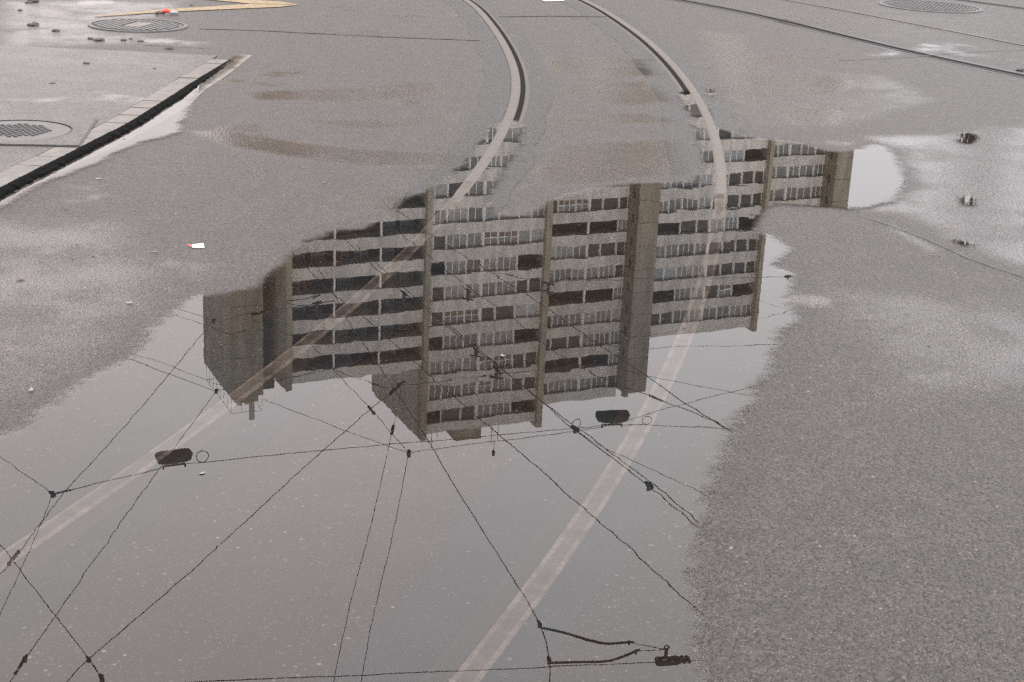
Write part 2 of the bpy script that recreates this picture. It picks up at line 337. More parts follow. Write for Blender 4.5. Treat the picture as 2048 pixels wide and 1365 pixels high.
FILM = [(poly([(-50, 470), (120, 480), (330, 510), (385, 535), (385, 590), (330, 600), (240, 565), (100, 520), (-50, 520)]), .3, .52),
        (poly([(1700, 270), (1880, 268), (2100, 240), (2100, 560), (1990, 520), (1880, 480), (1800, 430), (1700, 424), (1820, 375), (1790, 300)]), .3, .66),
        (poly([(1780, 440), (1890, 500), (1860, 508), (1770, 462)]), .12, .62),
        (poly([(1480, 120), (1780, 150), (1900, 200), (1700, 260), (1480, 255), (1440, 180)]), .35, .45),
        (poly([(1350, 0), (2048, 0), (2048, 140), (1700, 70)]), .6, .33),
        (poly([(370, 262), (450, 260), (560, 276), (700, 296), (905, 306), (905, 335), (700, 332), (560, 312), (450, 292)]), .22, .92),
        (poly([(480, 182), (700, 175), (880, 158), (910, 190), (700, 207), (500, 202)]), .2, .75), (poly([(560, 240), (800, 235), (930, 225), (920, 250), (700, 262)]), .2, .7),
        (poly([(1080, 112), (1300, 118), (1330, 150), (1200, 162), (1090, 142)]), .2, .8), (poly([(1130, 168), (1290, 160), (1345, 205), (1260, 216), (1130, 192)]), .2, .85),
        (poly([(1085, 232), (1300, 224), (1360, 246), (1090, 258)]), .15, .7), (poly([(1120, 285), (1385, 275), (1385, 350), (1250, 362), (1110, 375), (1060, 350)]), .2, .95),
        (poly([(1515, 110), (1590, 108), (1600, 130), (1530, 136)]), .1, 1.0), (poly([(1480, 152), (1640, 150), (1712, 162), (1700, 186), (1600, 192), (1500, 180)]), .15, .95),
        (poly([(1540, 215), (1620, 205), (1695, 225), (1680, 250), (1580, 250)]), .15, .95), (poly([(1390, 60), (1500, 70), (1570, 200), (1480, 255), (1440, 180)]), .3, .7),
        (poly([(-300, 420), (250, 430), (380, 540), (330, 640), (100, 790), (-300, 900)]), .5, .50), (poly([(1600, 560), (2200, 600), (2200, 820), (1700, 800)]), .5, .5),
        (poly([(-20, 0), (400, 0), (300, 90), (-20, 100)]), .5, .55)]
def sdf(px, py, P):
    d = np.full(px.shape, 1e9); inside = np.zeros(px.shape, bool); n = len(P)
    for i in range(n):
        ax, ay = P[i]; bx, by = P[(i + 1) % n]; ex, ey = bx - ax, by - ay
        wx, wy = px - ax, py - ay
        t = np.clip((wx * ex + wy * ey) / (ex * ex + ey * ey + 1e-12), 0, 1)
        d = np.minimum(d, (wx - ex * t) ** 2 + (wy - ey * t) ** 2)
        if ay != by:
            c = ((ay > py) != (by > py)) & (px < (bx - ax) * (py - ay) / (by - ay) + ax); inside ^= c
    return np.sqrt(d) * np.where(inside, 1, -1)
def depth_at(x, y):
    x = np.asarray(x, float); y = np.asarray(y, float); D = np.full(x.shape, -5.0)
    for i, P in enumerate(POLYS): D = np.maximum(D, sdf(x, y, P))
    return D
def film_at(x, y):
    F = np.zeros(x.shape)
    for P, w, a in FILM:
        t = np.clip((sdf(x, y, P) + w * .5) / w, 0, 1); F = np.maximum(F, a * t * t * (3 - 2 * t))
    return F
def set_attr(me, depth, film=None):
    a = me.attributes.new('depth', 'FLOAT', 'POINT'); a.data.foreach_set('value', np.asarray(depth, np.float32))
    b = me.attributes.new('film', 'FLOAT', 'POINT'); b.data.foreach_set('value', np.asarray(film if film is not None else np.zeros(len(depth)), np.float32))
def auto_attr(o):
    co = np.empty(len(o.data.vertices) * 3); o.data.vertices.foreach_get('co', co); co = co.reshape(-1, 3)
    d = np.concatenate([depth_at(co[i:i + 20000, 0], co[i:i + 20000, 1]) for i in range(0, len(co), 20000)])
    set_attr(o.data, d)

def grid_mesh(name, X, Y, Z, keep, m):
    nx, ny = len(X), len(Y)
    idx = np.arange(nx * ny).reshape(ny, nx)
    q = np.stack([idx[:-1, :-1], idx[:-1, 1:], idx[1:, 1:], idx[1:, :-1]], -1).reshape(-1, 4)
    if keep is not None: q = q[keep.reshape(-1)]
    used = np.unique(q); remap = -np.ones(nx * ny, int); remap[used] = np.arange(len(used)); q = remap[q]
    xx, yy = np.meshgrid(X, Y); co = np.stack([xx.ravel(), yy.ravel(), np.broadcast_to(Z, xx.shape).ravel()], -1)[used]
    me = bpy.data.meshes.new(name); me.vertices.add(len(co)); me.vertices.foreach_set('co', co.ravel())
    me.loops.add(q.size); me.loops.foreach_set('vertex_index', q.ravel().astype(np.int32))
    me.polygons.add(len(q)); me.polygons.foreach_set('loop_start', (np.arange(len(q)) * 4).astype(np.int32))
    try: me.polygons.foreach_set('loop_total', np.full(len(q), 4, np.int32))
    except Exception: pass
    me.update(calc_edges=True); me.materials.append(m); return me, used

# ------------------------------------------------------------------ ground, road, puddle
pyd('ground', [(-700, -300, -.012), (700, -300, -.012), (700, 900, -.012), (-700, 900, -.012)], [(0, 1, 2, 3)], M['far'])['kind'] = 'structure'
GX = np.arange(-7.0, 8.5001, .03); GY = np.concatenate([np.arange(.9, 6, .03), np.arange(6, 20.01, .04)])
xx, yy = np.meshgrid(GX, GY)
DEP = depth_at(xx, yy); FIL = film_at(xx, yy)
me, used = grid_mesh('road', GX, GY, np.zeros_like(xx), None, M['asphalt'])
set_attr(me, DEP.ravel()[used], FIL.ravel()[used]); tag(link('road', me), kind='structure')
# the road goes on outside the finely surveyed part
rv = [(-60, -40), (60, -40), (60, 120), (-60, 120)]; ri = [(-7.0, .9), (8.5, .9), (8.5, float(GY[-1])), (-7.0, float(GY[-1]))]
ro = pyd('road', [(x, y, 0.0) for x, y in rv + ri], [(0, 1, 5, 4), (1, 2, 6, 5), (2, 3, 7, 6), (3, 0, 4, 7)], M['asphalt'])
set_attr(ro.data, [-3] * 8); tag(ro, kind='structure')
cm = np.maximum.reduce([DEP[:-1, :-1], DEP[1:, :-1], DEP[:-1, 1:], DEP[1:, 1:]]) > -.13
me, used = grid_mesh('puddle', GX, GY, np.full_like(xx, .0042), cm, M['water'])
set_attr(me, DEP.ravel()[used]); tag(link('puddle', me), kind='structure')

# ------------------------------------------------------------------ kerb, pavement, gutter on the left
def zk(y): return .031 if y < 8.3 else max(.005, .031 - (y - 8.3) * .018)
ktop = [gp(x, y, .05) for x, y in [(-120, 432), (-40, 388), (44, 344), (127, 303), (198, 267), (260, 236), (310, 205), (354, 178), (387, 154)]] + [Vector((-1.79, 9.62, 0))]
kback = [Vector((p.x - .105, p.y, 0)) for p in ktop]
ksp = spline([Vector((p.x, p.y, 0)) for p in ktop], .2)
kx = lambda y: float(np.interp(y, [p.y for p in ksp], [p.x for p in ksp]))
kerb = empty('kerb', (kx(6.5), 6.5, 0)); kerb['kind'] = 'structure'
y = 5.0; inv = Vector((-kerb.location.x, -kerb.location.y, 0))
while y < 9.55:
    L = .2 + random.uniform(-.006, .006); g = .011; w = .105
    z0, z1 = zk(y) + random.uniform(-.002, .002), zk(y + L) + random.uniform(-.002, .002)
    xa, xb = kx(y), kx(y + L - g)
    top = [(xa - w, y, z0), (xa - .004, y, z0), (xb - .004, y + L - g, z1), (xb - w, y + L - g, z1)]
    v = [Vector(p) + inv for p in top] + [Vector((p[0], p[1], .002)) + inv for p in top]
    pyd('kerb_block', v, [(0, 1, 2, 3), (4, 5, 1, 0), (5, 6, 2, 1), (6, 7, 3, 2), (7, 4, 0, 3)], M['kerb'], kerb)
    y += L
mb = MB(); bv = []; bf = []
for i, yv in enumerate(np.arange(5.0, 9.6, .1)):
    bv += [Vector((kx(yv) - .104, yv, zk(yv) - .010)) + inv, Vector((kx(yv) - .004, yv, zk(yv) - .010)) + inv]
    if i: bf.append((2 * i - 2, 2 * i - 1, 2 * i + 1, 2 * i))
pyd('joint_bed', bv, bf, M['crack'], kerb)
# rough black face of the kerb
ys = np.arange(5.0, 9.62, .02); v = []; f = []
for i, yv in enumerate(ys):
    b = .016 * rng.random(); t = .009 * rng.random() ** 2; zt = zk(yv) - .003 + .004 * rng.random()
    v += [(kx(yv) - .004, yv, zt), (kx(yv) + .007 + t, yv, zt - .004 - t), (kx(yv) + .014 + b, yv, .5 * zt), (kx(yv) + .020 + b * .8, yv, .004)]
    if i: f += [((i - 1) * 4 + k, (i - 1) * 4 + k + 1, i * 4 + k + 1, i * 4 + k) for k in range(3)]
pyd('kerb_face', [Vector(p) + inv for p in v], f, M['kerbface'], kerb)
# pavement sheet
PXs = np.concatenate([np.linspace(-7, -3, 12), np.linspace(-2.9, 0, 60)]); PYs = np.arange(4.6, 9.76, .05)
pv = []; pf = []; n = 40
for yv in PYs:
    xr = kx(min(max(yv, 5.0), 9.6)) - .108
    for k in range(n): pv.append((-7 + (xr + 7) * (k / (n - 1)) ** .6, yv, (zk(yv) - .001) if yv < 9.6 else max(.004, zk(yv) - .001)))
for j in range(len(PYs) - 1):
    for k in range(n - 1): pf.append((j * n + k, j * n + k + 1, (j + 1) * n + k + 1, (j + 1) * n + k))
pav = pyd('pavement', pv, pf, M['pave'])
pf_ = np.array([[p[0], p[1]] for p in pv])
film = .12 + .25 * np.clip((pf_[:, 1] - 7.2) / 2, 0, 1)
set_attr(pav.data, [-3] * len(pv), film); tag(pav, kind='structure')
# gutter slabs
gr_pts = [gp(x, y) for x, y in [(-120, 470), (0, 407), (106, 352), (250, 286), (322, 246), (380, 211), (410, 181), (462, 147), (505, 111)]]
gx = lambda y: float(np.interp(y, [p.y for p in gr_pts], [p.x for p in gr_pts]))
gut = empty('gutter', (gx(7) - .05, 7, 0)); gut['kind'] = 'structure'; gi = Vector((-gut.location.x, -7, 0)); y = 5.0
while y < 9.8:
    L = .5 + random.uniform(-.03, .03); ye = min(y + L - .006, 9.85)
    xs0, xs1 = kx(min(y, 9.6)) + .012, kx(min(ye, 9.6)) + .012
    z = .0012 + random.uniform(0, .001)
    v = [(xs0, y, z), (gx(y), y, z + .0006), (gx(ye), ye, z + .0006), (xs1, ye, z)]; v += [(a, b, .0003) for a, b, c in v]
    pyd('gutter_slab', [Vector(p) + gi for p in v], [(0, 1, 2, 3), (4, 5, 1, 0), (5, 6, 2, 1), (6, 7, 3, 2), (7, 4, 0, 3)], M['gutter'], gut); y += L

# ------------------------------------------------------------------ tram rails
def strip(path, prof, z0=0.0):
    """sweep a cross section [(offset, z)] along a path on the ground"""
    v = []; f = []; n = len(prof)
    for i, p in enumerate(path):
        t = (path[min(i + 1, len(path) - 1)] - path[max(i - 1, 0)]).normalized(); s = Vector((t.y, -t.x, 0))
        zz = z0(p) if callable(z0) else z0
        for o, z in prof: v.append(p + s * o + Vector((0, 0, z + zz)))
        if i: f += [((i - 1) * n + k, (i - 1) * n + k + 1, i * n + k + 1, i * n + k) for k in range(n - 1)]
    return v, f
def rail(px, label, group, side, far_dir=None, bandL=.13, bandR=.13, near=True, wide=1.0, gw=.027, head='rail', lip='lip', gmat='groove'):
    """side=+1: groove on the right of the running head when looking away from the camera"""
    pts = [gp(x, y) for x, y in px]
    if near: pts = [pts[0] + (pts[0] - pts[1]).normalized() * 2.2] + pts
    d = (pts[-1] - pts[-2]).normalized(); pts += [pts[-1] + d * 2 + (far_dir or Vector()) * 1, pts[-1] + d * 6 + (far_dir or Vector()) * 5]
    path = smooth_path(spline(pts, .08), 60)
    c = path[len(path) // 2]; root = empty('tram_rail', c); tag(root, label, 'rail', group)
    loc = [p - c for p in path]
    s = side; w = wide
    hp = [(-.026 * s * w, .0006), (-.024 * s * w, .0022), (-.015 * s * w, .0029), (.013 * s * w, .0030), (.024 * s * w, .0022), (.026 * s * w, .0007)]
    gpz = [(.0288 * s * w, .0008), (.029 * s * w + s * gw, .0008)]
    lp = [(.0285 * s * w + s * gw, .0006), (.030 * s * w + s * gw, .0022), (.046 * s * w + s * gw, .0024), (.051 * s * w + s * gw, .0006)]
    parts = []
    for nm, pr, m in (('rail_head', hp, head), ('groove', gpz, gmat), ('rail_lip', lp, lip)):
        pr = pr if s > 0 else pr[::-1]
        # beyond about six metres the running rail stands just clear of the water
        def lift(p):
            t = min(1, max(0, (p.y + c.y - 5.6) / 1.5)); return .0036 * t * t * (3 - 2 * t)
        v, f = strip(loc, pr, lift if nm == 'rail_head' else 0.0); f = [q[::-1] for q in f]
        o = pyd(nm, v, f, [M[m], M['crown']], root, smooth=(nm != 'groove')); parts.append(o)
        if nm == 'rail_head': o.data.polygons.foreach_set('material_index', [1 if k % 5 == 2 else 0 for k in range(len(f))])
    ol, orr = (-.0305 * w, .0515 * w + gw) if s > 0 else (-.0515 * w - gw, .0305 * w)
    for nm, a, b in (('joint_band', ol - bandL, ol), ('joint_band', orr, orr + bandR)):
        if b - a < .02: continue
        rj = random.Random(int(a * 1e5)); v = []; f = []
        for i, p in enumerate(loc):
            t = (loc[min(i + 1, len(loc) - 1)] - loc[max(i - 1, 0)]).normalized(); q = Vector((t.y, -t.x, 0)); j = .018 * sin(p.y * 2.3 + a * 40) * sin(p.y * 5.1 + 1) + rj.uniform(-.008, .008)
            aa, bb = (a + j, b) if a < 0 else (a, b + j)
            v += [p + q * aa + Vector((0, 0, .0009)), p + q * bb + Vector((0, 0, .0013))]
            if i: f.append((2 * i - 2, 2 * i, 2 * i + 1, 2 * i - 1)[::-1])
        parts.append(pyd(nm, v, f, M['tar'], root))
    for o in parts:
        co = np.array([tuple(vv.co) for vv in o.data.vertices]); dd = depth_at(co[:, 0] + c.x, co[:, 1] + c.y)
        if o.name.startswith('rail_head'): dd = np.where(co[:, 1] + c.y > 6.6, np.minimum(dd, -.5), np.where(co[:, 1] + c.y > 5.8, np.minimum(dd, .02), dd))
        set_attr(o.data, dd, np.maximum(.2, film_at(co[:, 0] + c.x, co[:, 1] + c.y)))
    return path
Lpx = [(22, 1112), (122, 1045), (237, 964), (355, 890), (490, 785), (582, 714), (661, 649), (746, 580), (825, 498), (864, 455), (905, 411), (942, 366), (983, 308), (1009, 260), (1031, 205), (1034, 172), (1029, 137), (1011, 95), (986, 55), (963, 28), (936, 3)]
Rpx = [(952, 1341), (1018, 1260), (1088, 1167), (1162, 1060), (1225, 960), (1281, 871), (1343, 746), (1384, 642), (1406, 591), (1421, 534), (1432, 490), (1439, 440), (1443, 400), (1444, 354), (1440, 312), (1425, 260), (1403, 208), (1373, 163), (1339, 123), (1288, 76), (1227, 34), (1170, 2)]
rail(Lpx, 'left curved grooved tram rail running into the puddle past the left lamp', 'grooved tram rails', 1, Vector((-.35, 0, 0)), .16, .12)
rail(Rpx, 'right curved grooved tram rail passing under water at the right end of the mirrored building', 'grooved tram rails', -1, Vector((-.3, 0, 0)), .16, .10)
rail([(2048, 156), (1827, 109), (1656, 68), (1485, 26), (1348, 1)], 'straight tram rail with a black groove nearest the puddle at upper right', 'grooved tram rails', 1, None, .05, .06, True, .25, .085, 'lip', 'gap', 'gap')
rail([(2048, 92), (1861, 55), (1690, 22), (1567, 0)], 'straight pale worn tram rail just in front of the round grating at upper right', 'grooved tram rails', -1, None, .03, .03, True, .55, .02)
rail([(2048, 19), (1909, 0)], 'short dark stretch of tram rail in the far upper right corner', 'grooved tram rails', 1, None, .03, .03, True, .25, .085, 'lip', 'gap', 'gap')

# ------------------------------------------------------------------ seams, cracks, painted marks
def line_strip(name, px, w, m, label=None, cat=None, z=.004, jit=.004, kind=None, group=None):
    path = spline([gp(x, y) for x, y in px], .05); v = []; f = []
    for i, p in enumerate(path):
        t = (path[min(i + 1, len(path) - 1)] - path[max(i - 1, 0)]).normalized(); s = Vector((t.y, -t.x, 0))
        k = w * random.uniform(.55, 1.1) * .5; o = random.uniform(-jit, jit)
        v += [p + s * (o - k) + Vector((0, 0, z)), p + s * (o + k) + Vector((0, 0, z))]
        if i: f.append((2 * i - 1, 2 * i + 1, 2 * i, 2 * i - 2)[::-1])
    ob = pyd(name, v, f, m); auto_attr(ob); tag(ob, label, cat, group, kind); return ob
line_strip('road_seam', [(400, 58), (520, 62), (620, 67), (760, 74), (960, 82)], .035, M['tar'], kind='structure')
line_strip('road_seam', [(1000, 34), (1100, 33), (1212, 34)], .05, M['tar'], kind='structure')
line_strip('road_seam', [(1676, 122), (1820, 115), (1940, 105), (2060, 101)], .012, M['crack'], kind='structure')
line_strip('road_seam', [(1730, 436), (1830, 470), (1930, 515), (2000, 540), (2060, 560)], .008, M['crack'], kind='structure')
line_strip('road_seam', [(290, 91), (350, 94), (420, 98)], .014, M['crack'], kind='structure')
def flat(name, px, m, label, cat, z=.005):
    P = [gp(x, y, z) for x, y in px]; c = sum(P, Vector()) / len(P); o = pyd(name, [p - c for p in P], [tuple(range(len(P)))], m); o.location = c; tag(o, label, cat); return o
arrow = empty('painted_marking', gp(590, 9, 0)); tag(arrow, 'worn yellow painted lines meeting in a point at the top left of the road', 'road marking')
for px in ([(598, 10), (560, 14), (330, 24), (190, 34), (190, 32), (330, 19), (500, 8)], [(598, 9.4), (500, 7.4), (380, -4), (430, -4), (560, 3.2)]):
    P = [gp(x, y, .005) - arrow.location for x, y in px]; pyd('painted_line', P, [tuple(range(len(P)))], M['yellow'], arrow)
flat('painted_marking', [(1082, 0), (1090, 3), (1128, 2), (1130, -4), (1080, -5)], M['white'], 'short white painted dash at the top edge between the curved rails', 'road marking')

# ------------------------------------------------------------------ manhole covers
def disc(mb, r, z, n=48, r0=0.0, zb=None, mi=0):
    if r0 == 0:
        mb.add([(r * cos(2 * pi * k / n), r * sin(2 * pi * k / n), z) for k in range(n)], [tuple(range(n))], mi)
    else:
        v = [(rr * cos(2 * pi * k / n), rr * sin(2 * pi * k / n), z) for rr in (r0, r) for k in range(n)]
        f = [(k, n + k, n + (k + 1) % n, (k + 1) % n) for k in range(n)]
        mb.add(v, f, mi)
    if zb is not None:
        v = [(r * cos(2 * pi * k / n), r * sin(2 * pi * k / n), zz) for zz in (z, zb) for k in range(n)]
        mb.add(v, [(k, n + k, n + (k + 1) % n, (k + 1) % n)[::-1] for k in range(n)], mi)
def manhole(loc, R, rz, label, style):
    t = empty('manhole_cover', loc, rz); tag(t, label, 'manhole cover', 'manhole covers in the street')
    if style == 'square':
        a = R * 1.32; mb = MB(); n = 48; zt = .006
        sq = []
        for k in range(n):
            c_, s_ = cos(2 * pi * k / n), sin(2 * pi * k / n); q = max(abs(c_), abs(s_)); sq.append((a * c_ / q, a * s_ / q, zt))
        v = sq + [(R * 1.03 * cos(2 * pi * k / n), R * 1.03 * sin(2 * pi * k / n), zt) for k in range(n)] + [(x, y_, 0) for x, y_, z_ in sq]
        f = [(k, (k + 1) % n, n + (k + 1) % n, n + k) for k in range(n)] + [(2 * n + k, 2 * n + (k + 1) % n, (k + 1) % n, k) for k in range(n)]
        mb.add(v, f); o = mb.build('frame', M['pave'], t); set_attr(o.data, [-3] * len(o.data.vertices), [.2] * len(o.data.vertices))
        mb = MB()
        for x0, y0, x1, y1 in ((-a - .008, -a - .008, a + .008, -a), (-a - .008, a, a + .008, a + .008), (-a - .008, -a, -a, a), (a, -a, a + .008, a)): mb.box(x0, y0, 0, x1, y1, .003)
        mb.build('edge_joint', M['crack'], t)
    else:
        mb = MB(); disc(mb, R * 1.08, .007, r0=R * 1.005, zb=0); mb.build('frame', M['iron'], t)
    mb = MB(); disc(mb, R * 1.004, .0025, r0=R * .985); mb.build('rim_gap', M['irondark'], t)
    mb = MB(); disc(mb, R * .985, .004, zb=0); mb.build('cover', M['irondark'] if style != 'square' else M['iron'], t)
    mb = MB()
    if style == 'slats':
        w = R * .075; y = -R * .86
        while y < R * .86:
            half = (R * .9) ** 2 - y * y; half = math.sqrt(max(0, half))
            if abs(y) < R * .2:
                mb.box(-half, y, .004, -R * .38, y + w, .009); mb.box(R * .38, y, .004, half, y + w, .009)
            else: mb.box(-half, y, .004, half, y + w, .009)
            y += w * 1.7
        mb.build('tread_bar', M['iron'], t)
        mb = MB(); mb.box(-R * .36, -R * .17, .004, R * .36, R * .17, .0095); mb.build('centre_plate', M['kerb'], t)
    else:
        st = R * (.12 if style == 'square' else .09); k = 0; w = st * .30; lim = R * (.9 if style != 'square' else .62)
        n_ = int(lim / st)
        for i in range(-n_, n_ + 1):
            for j in range(-n_, n_ + 1):
                x, y = (i + .5 * (j % 2)) * st, j * st
                if hypot(x, y) < lim: mb.box(x - w, y - w, .004, x + w, y + w, .0085)
        o = mb.build('tread_stud', M['irondark'] if style == 'square' else M['iron'], t); o['kind'] = 'stuff'
        mb = MB(); mb.box(-R * .09, -R * .03, .004, R * .09, R * .03, .0095); mb.build('lifting_slot', M['irondark'], t)
    if style == 'studs':
        mb = MB(); mb.add([(R * .3, -R * .72, .0092), (R * .8, -R * .38, .0092), (R * .84, -R * .30, .0092), (R * .42, -R * .6, .0092)], [(0, 1, 2, 3)]); mb.build('paint_splash', M['yellow'], t)
    return t
manhole(gp(276, 52), .31, radians(78), 'round slatted iron cover with a pale centre plate beside the red litter', 'slats')
manhole(gp(1861, 14), .43, .1, 'wide round studded iron cover beyond the straight rails at upper right', 'studs')
manhole(Vector((-2.29, 7.06, zk(7))), .235, radians(8), 'round studded cover set in a square pale frame behind the kerb', 'square')

# ------------------------------------------------------------------ apartment building
AZ = radians(25); UX = Vector((cos(AZ), sin(AZ), 0)); NB = Vector((-sin(AZ), cos(AZ), 0)); CPL = 153.48; S0 = 61.0
bld = empty('apartment_building', UX * S0 + NB * CPL, AZ)
tag(bld, 'tall stepped block of flats with pale balcony bands and brown stair towers, mirrored upside down', 'apartment building')
F = 2.9
def bpart(mb, name, m): return mb.build(name, M[m] if isinstance(m, str) else m, bld)
WM = {}
def window_mesh(kind, w, hgt):
    key = (kind, round(w, 2), round(hgt, 2))
    if key in WM: return WM[key]
    fr = MB(); pn = MB(); t = .05
    fr.box(0, -.02, 0, w, .08, t); fr.box(0, -.02, hgt - t, w, .08, hgt); fr.box(0, -.02, t, t, .08, hgt - t); fr.box(w - t, -.02, t, w, .08, hgt - t)
    nl = {'G3': 3, 'G2': 2, 'G1': 1, 'H3': 3, 'H2': 2, 'P': 1, 'D': 1, 'B': 2}[kind]
    for k in range(1, nl):
        x = w * k / nl; fr.box(x - .035, -.015, t, x + .035, .07, hgt - t)
    if kind[0] == 'H':
        fr.box(t, -.012, hgt * .42, w - t, .07, hgt * .42 + .07); pn.box(t, .03, hgt * .42 + .07, w - t, .05, hgt - t, 0); pn.box(t, .03, t, w - t, .05, hgt * .42, 1)
    else: pn.box(t, .03, t, w - t, .05, hgt - t, 0)
    mm = {'G': 'skycurtain', 'H': 'skycurtain', 'P': 'bluepane', 'D': 'darkpane', 'B': 'bluepane'}[kind[0]]
    WM[key] = (fr.mesh('window', M['frame']), pn.mesh('pane', [M[mm], M['darkwood']])); return WM[key]
windows = []; lowf = MB(); lowp = MB(); NW = [0]
def put_window(kind, s, off, z, w, hgt):
    a, b = window_mesh(kind, w, hgt)
    if NW[0] < 300:
        NW[0] += 1
        o = link('window', a, bld); o.location = (s - S0, off, z); q = link('pane', b, o)
    else:
        for me_, mbx in ((a, lowf), (b, lowp)):
            mbx.add([(v.co.x + s - S0, v.co.y + off, v.co.z + z) for v in me_.vertices], [tuple(p.vertices) for p in me_.polygons])
# centre, right, wing, far, left : s0, s1, set-back, bottom of parapets, top opening index, roof top
def rnd_floor(bays):
    r = random.random()
    if r < .3: return ['O' if i in (0, 1, len(bays) - 1) else random.choice(['G3', 'G2']) for i in range(len(bays))]
    return [random.choice(['G3', 'G2', 'G2', 'D', 'D', 'P', 'H2']) for i in range(len(bays))]
SEG = {}
def segment(name, s0, s1, off, ptop, nfl, rooftop, edges, floors, depth=15.0, recess=1.5, ph=1.32):
    """ptop: underside of the topmost balcony parapet; floors listed from the top down"""
    SEG[name] = (s0, s1, off)
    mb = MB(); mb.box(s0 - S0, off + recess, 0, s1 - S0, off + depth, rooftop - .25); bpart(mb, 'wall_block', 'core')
    mb = MB(); mb.box(s0 - S0 - .02, off - .03, ptop + F, s1 - S0 + .02, off + depth + .05, rooftop); bpart(mb, 'roof_slab', 'fascia')
    W = s1 - s0
    for k in range(nfl):
        zb = ptop - k * F
        if zb < 3: break
        mb = MB(); mb.box(s0 - S0, off, zb, s1 - S0, off + .14, zb + ph); mb.box(s0 - S0, off + .14, zb, s1 - S0, off + recess + .01, zb + .2); bpart(mb, 'parapet', 'parapet')
        zo, hgt = zb + ph, F - ph
        fl = floors[k] if k < len(floors) else None
        if edges is None:
            for fr_ in (.325, .67):
                mb = MB(); x = s0 + W * fr_ - S0; mb.box(x - .10, off + .05, zo, x + .10, off + .3, zo + hgt); bpart(mb, 'post', 'post')
            # recessed windows of the loggias
            for b0 in (.02, .345, .69):
                for q in range(random.choice((1, 1, 2))):
                    w = W * .10; put_window(random.choice(['D', 'D', 'D', 'H2', 'D', 'D', 'G2']), s0 + W * (b0 + .02 + .14 * q + random.uniform(0, .03)), off + recess - .1, zb + .9, w, 1.9)
            continue
        kinds = fl if fl else rnd_floor(edges)
        for (e0, e1), kd in zip(edges, kinds):
            if kd == '-': continue
            a, b = s0 + W * e0, s0 + W * e1
            mb = MB(); pw = .13 if e0 not in WIDE else .30
            mb.box(a - S0, off + .1, zo, a + pw - S0, off + .35, zo + hgt)
            if e0 > .001: bpart(mb, 'post', 'post')
            if kd == 'O': continue
            put_window(kd, a + pw, off + .28, zo, b - a - pw, hgt)
WIDE = {.465, .515, .50, .385}
EC = [(0, .05), (.05, .16), (.16, .335), (.335, .465), (.465, .60), (.60, .775), (.775, .885), (.885, 1)]
CF = [['O', '-', 'O', 'O', 'G2', 'G3', 'O', '-'], ['G2', 'G2', 'G3', 'G2', 'H2', 'G3', 'D', 'D'], ['G1', 'G2', 'G3', 'G2', 'H2', 'H3', 'D', 'D'], ['O', '-', 'G3', 'G2', 'G2', 'G3', 'O', '-'],
      ['D', 'D', 'H3', 'H2', 'D', 'D', 'P', 'P'], ['D', 'D', 'G3', 'G2', 'G2', 'G3', 'D', 'D'], ['O', '-', 'G3', 'G2', 'G2', 'G3', 'O', '-'], ['D', 'D', 'G3', 'G2', 'H2', 'H3', 'P', 'P'],
      ['G1', 'G2', 'G3', 'G2', 'P', 'P', 'G2', 'G2'], ['D', 'P', 'D', 'G2', 'G2', 'G3', 'D', 'D']]
CF[0][2] = 'D'; CF[0][3] = 'D'
ER = [(0, .145), (.145, .355), (.355, .515), (.515, .685), (.685, .885), (.885, 1)]
RF = [['D', 'G3', 'G2', 'G2', 'G3', 'D'], ['O', '-', '-', 'O', '-', 'G2'], ['D', 'D', 'D', 'G2', 'G3', 'G2'], ['D', 'G3', 'G2', 'G2', 'G3', 'P'], ['O', '-', '-', 'O', '-', 'G2'], ['G2', 'G3', 'G2', 'G2', 'G3', 'D'],
      ['P', 'G3', 'G2', 'D', 'D', 'D'], ['O', '-', '-', 'O', '-', 'G2'], ['D', 'H3', 'H2', 'D', 'D', 'D'], ['G2', 'G3', 'G2', 'D', 'G3', 'G2']]
EW = [(0, .1), (.1, .22), (.22, .38), (.38, .50), (.50, .65), (.65, .78), (.78, .90), (.90, 1)]
WF = [['D', 'D', 'G2', 'G2', 'G2', 'G2', 'G2', 'G2'], ['O', '-', 'G3', 'G2', 'D', 'H2', 'O', '-'], ['P', 'P', 'G3', 'G2', 'D', 'D', 'D', 'D'], ['G2', 'G2', 'G3', 'G2', 'D', 'D', 'D', 'D'], ['O', '-', 'D', 'D', 'G2', 'G3', 'O', '-'],
      ['G2', 'G2', 'G3', 'G2', 'D', 'D', 'D', 'D'], ['G2', 'G2', 'G2', 'B', 'D', 'D', 'D', 'D'], ['G2', 'B', 'G3', 'G2', 'B', 'B', 'O', '-']]
EF = [(0, .2), (.2, .385), (.385, .59), (.59, .83), (.83, 1)]
FF = [['O', '-', 'O', '-', 'G2'], ['D', 'D', 'B', 'B', 'G2'], ['D', 'D', 'G2', 'G2', 'G2'], ['G2', 'B', 'D', 'G2', 'D']]
segment('centre', 60.9, 74.9, 0, 61.25, 22, 65.3, EC, CF)
segment('right', 80.6, 91.8, 11.5, 64.05, 23, 68.3, ER, RF)
segment('wing', 94.7, 109.6, 9.2, 55.5, 19, 59.9, EW, WF)
segment('far', 112.6, 121.8, 13.8, 44.6, 16, 48.6, EF, FF)
segment('left', 45.6, 60.6, 0, 53.45, 18, 57.5, None, [], recess=2.1)
if lowf.v:
    o = bpart(lowf, 'lower_window_frames', 'frame'); o['kind'] = 'stuff'; o = bpart(lowp, 'lower_window_panes', 'skycurtain'); o['kind'] = 'stuff'
def blk(name, s0, s1, o0, o1, z0, z1, m):
    mb = MB(); mb.box(s0 - S0, o0, z0, s1 - S0, o1, z1); return bpart(mb, name, m)
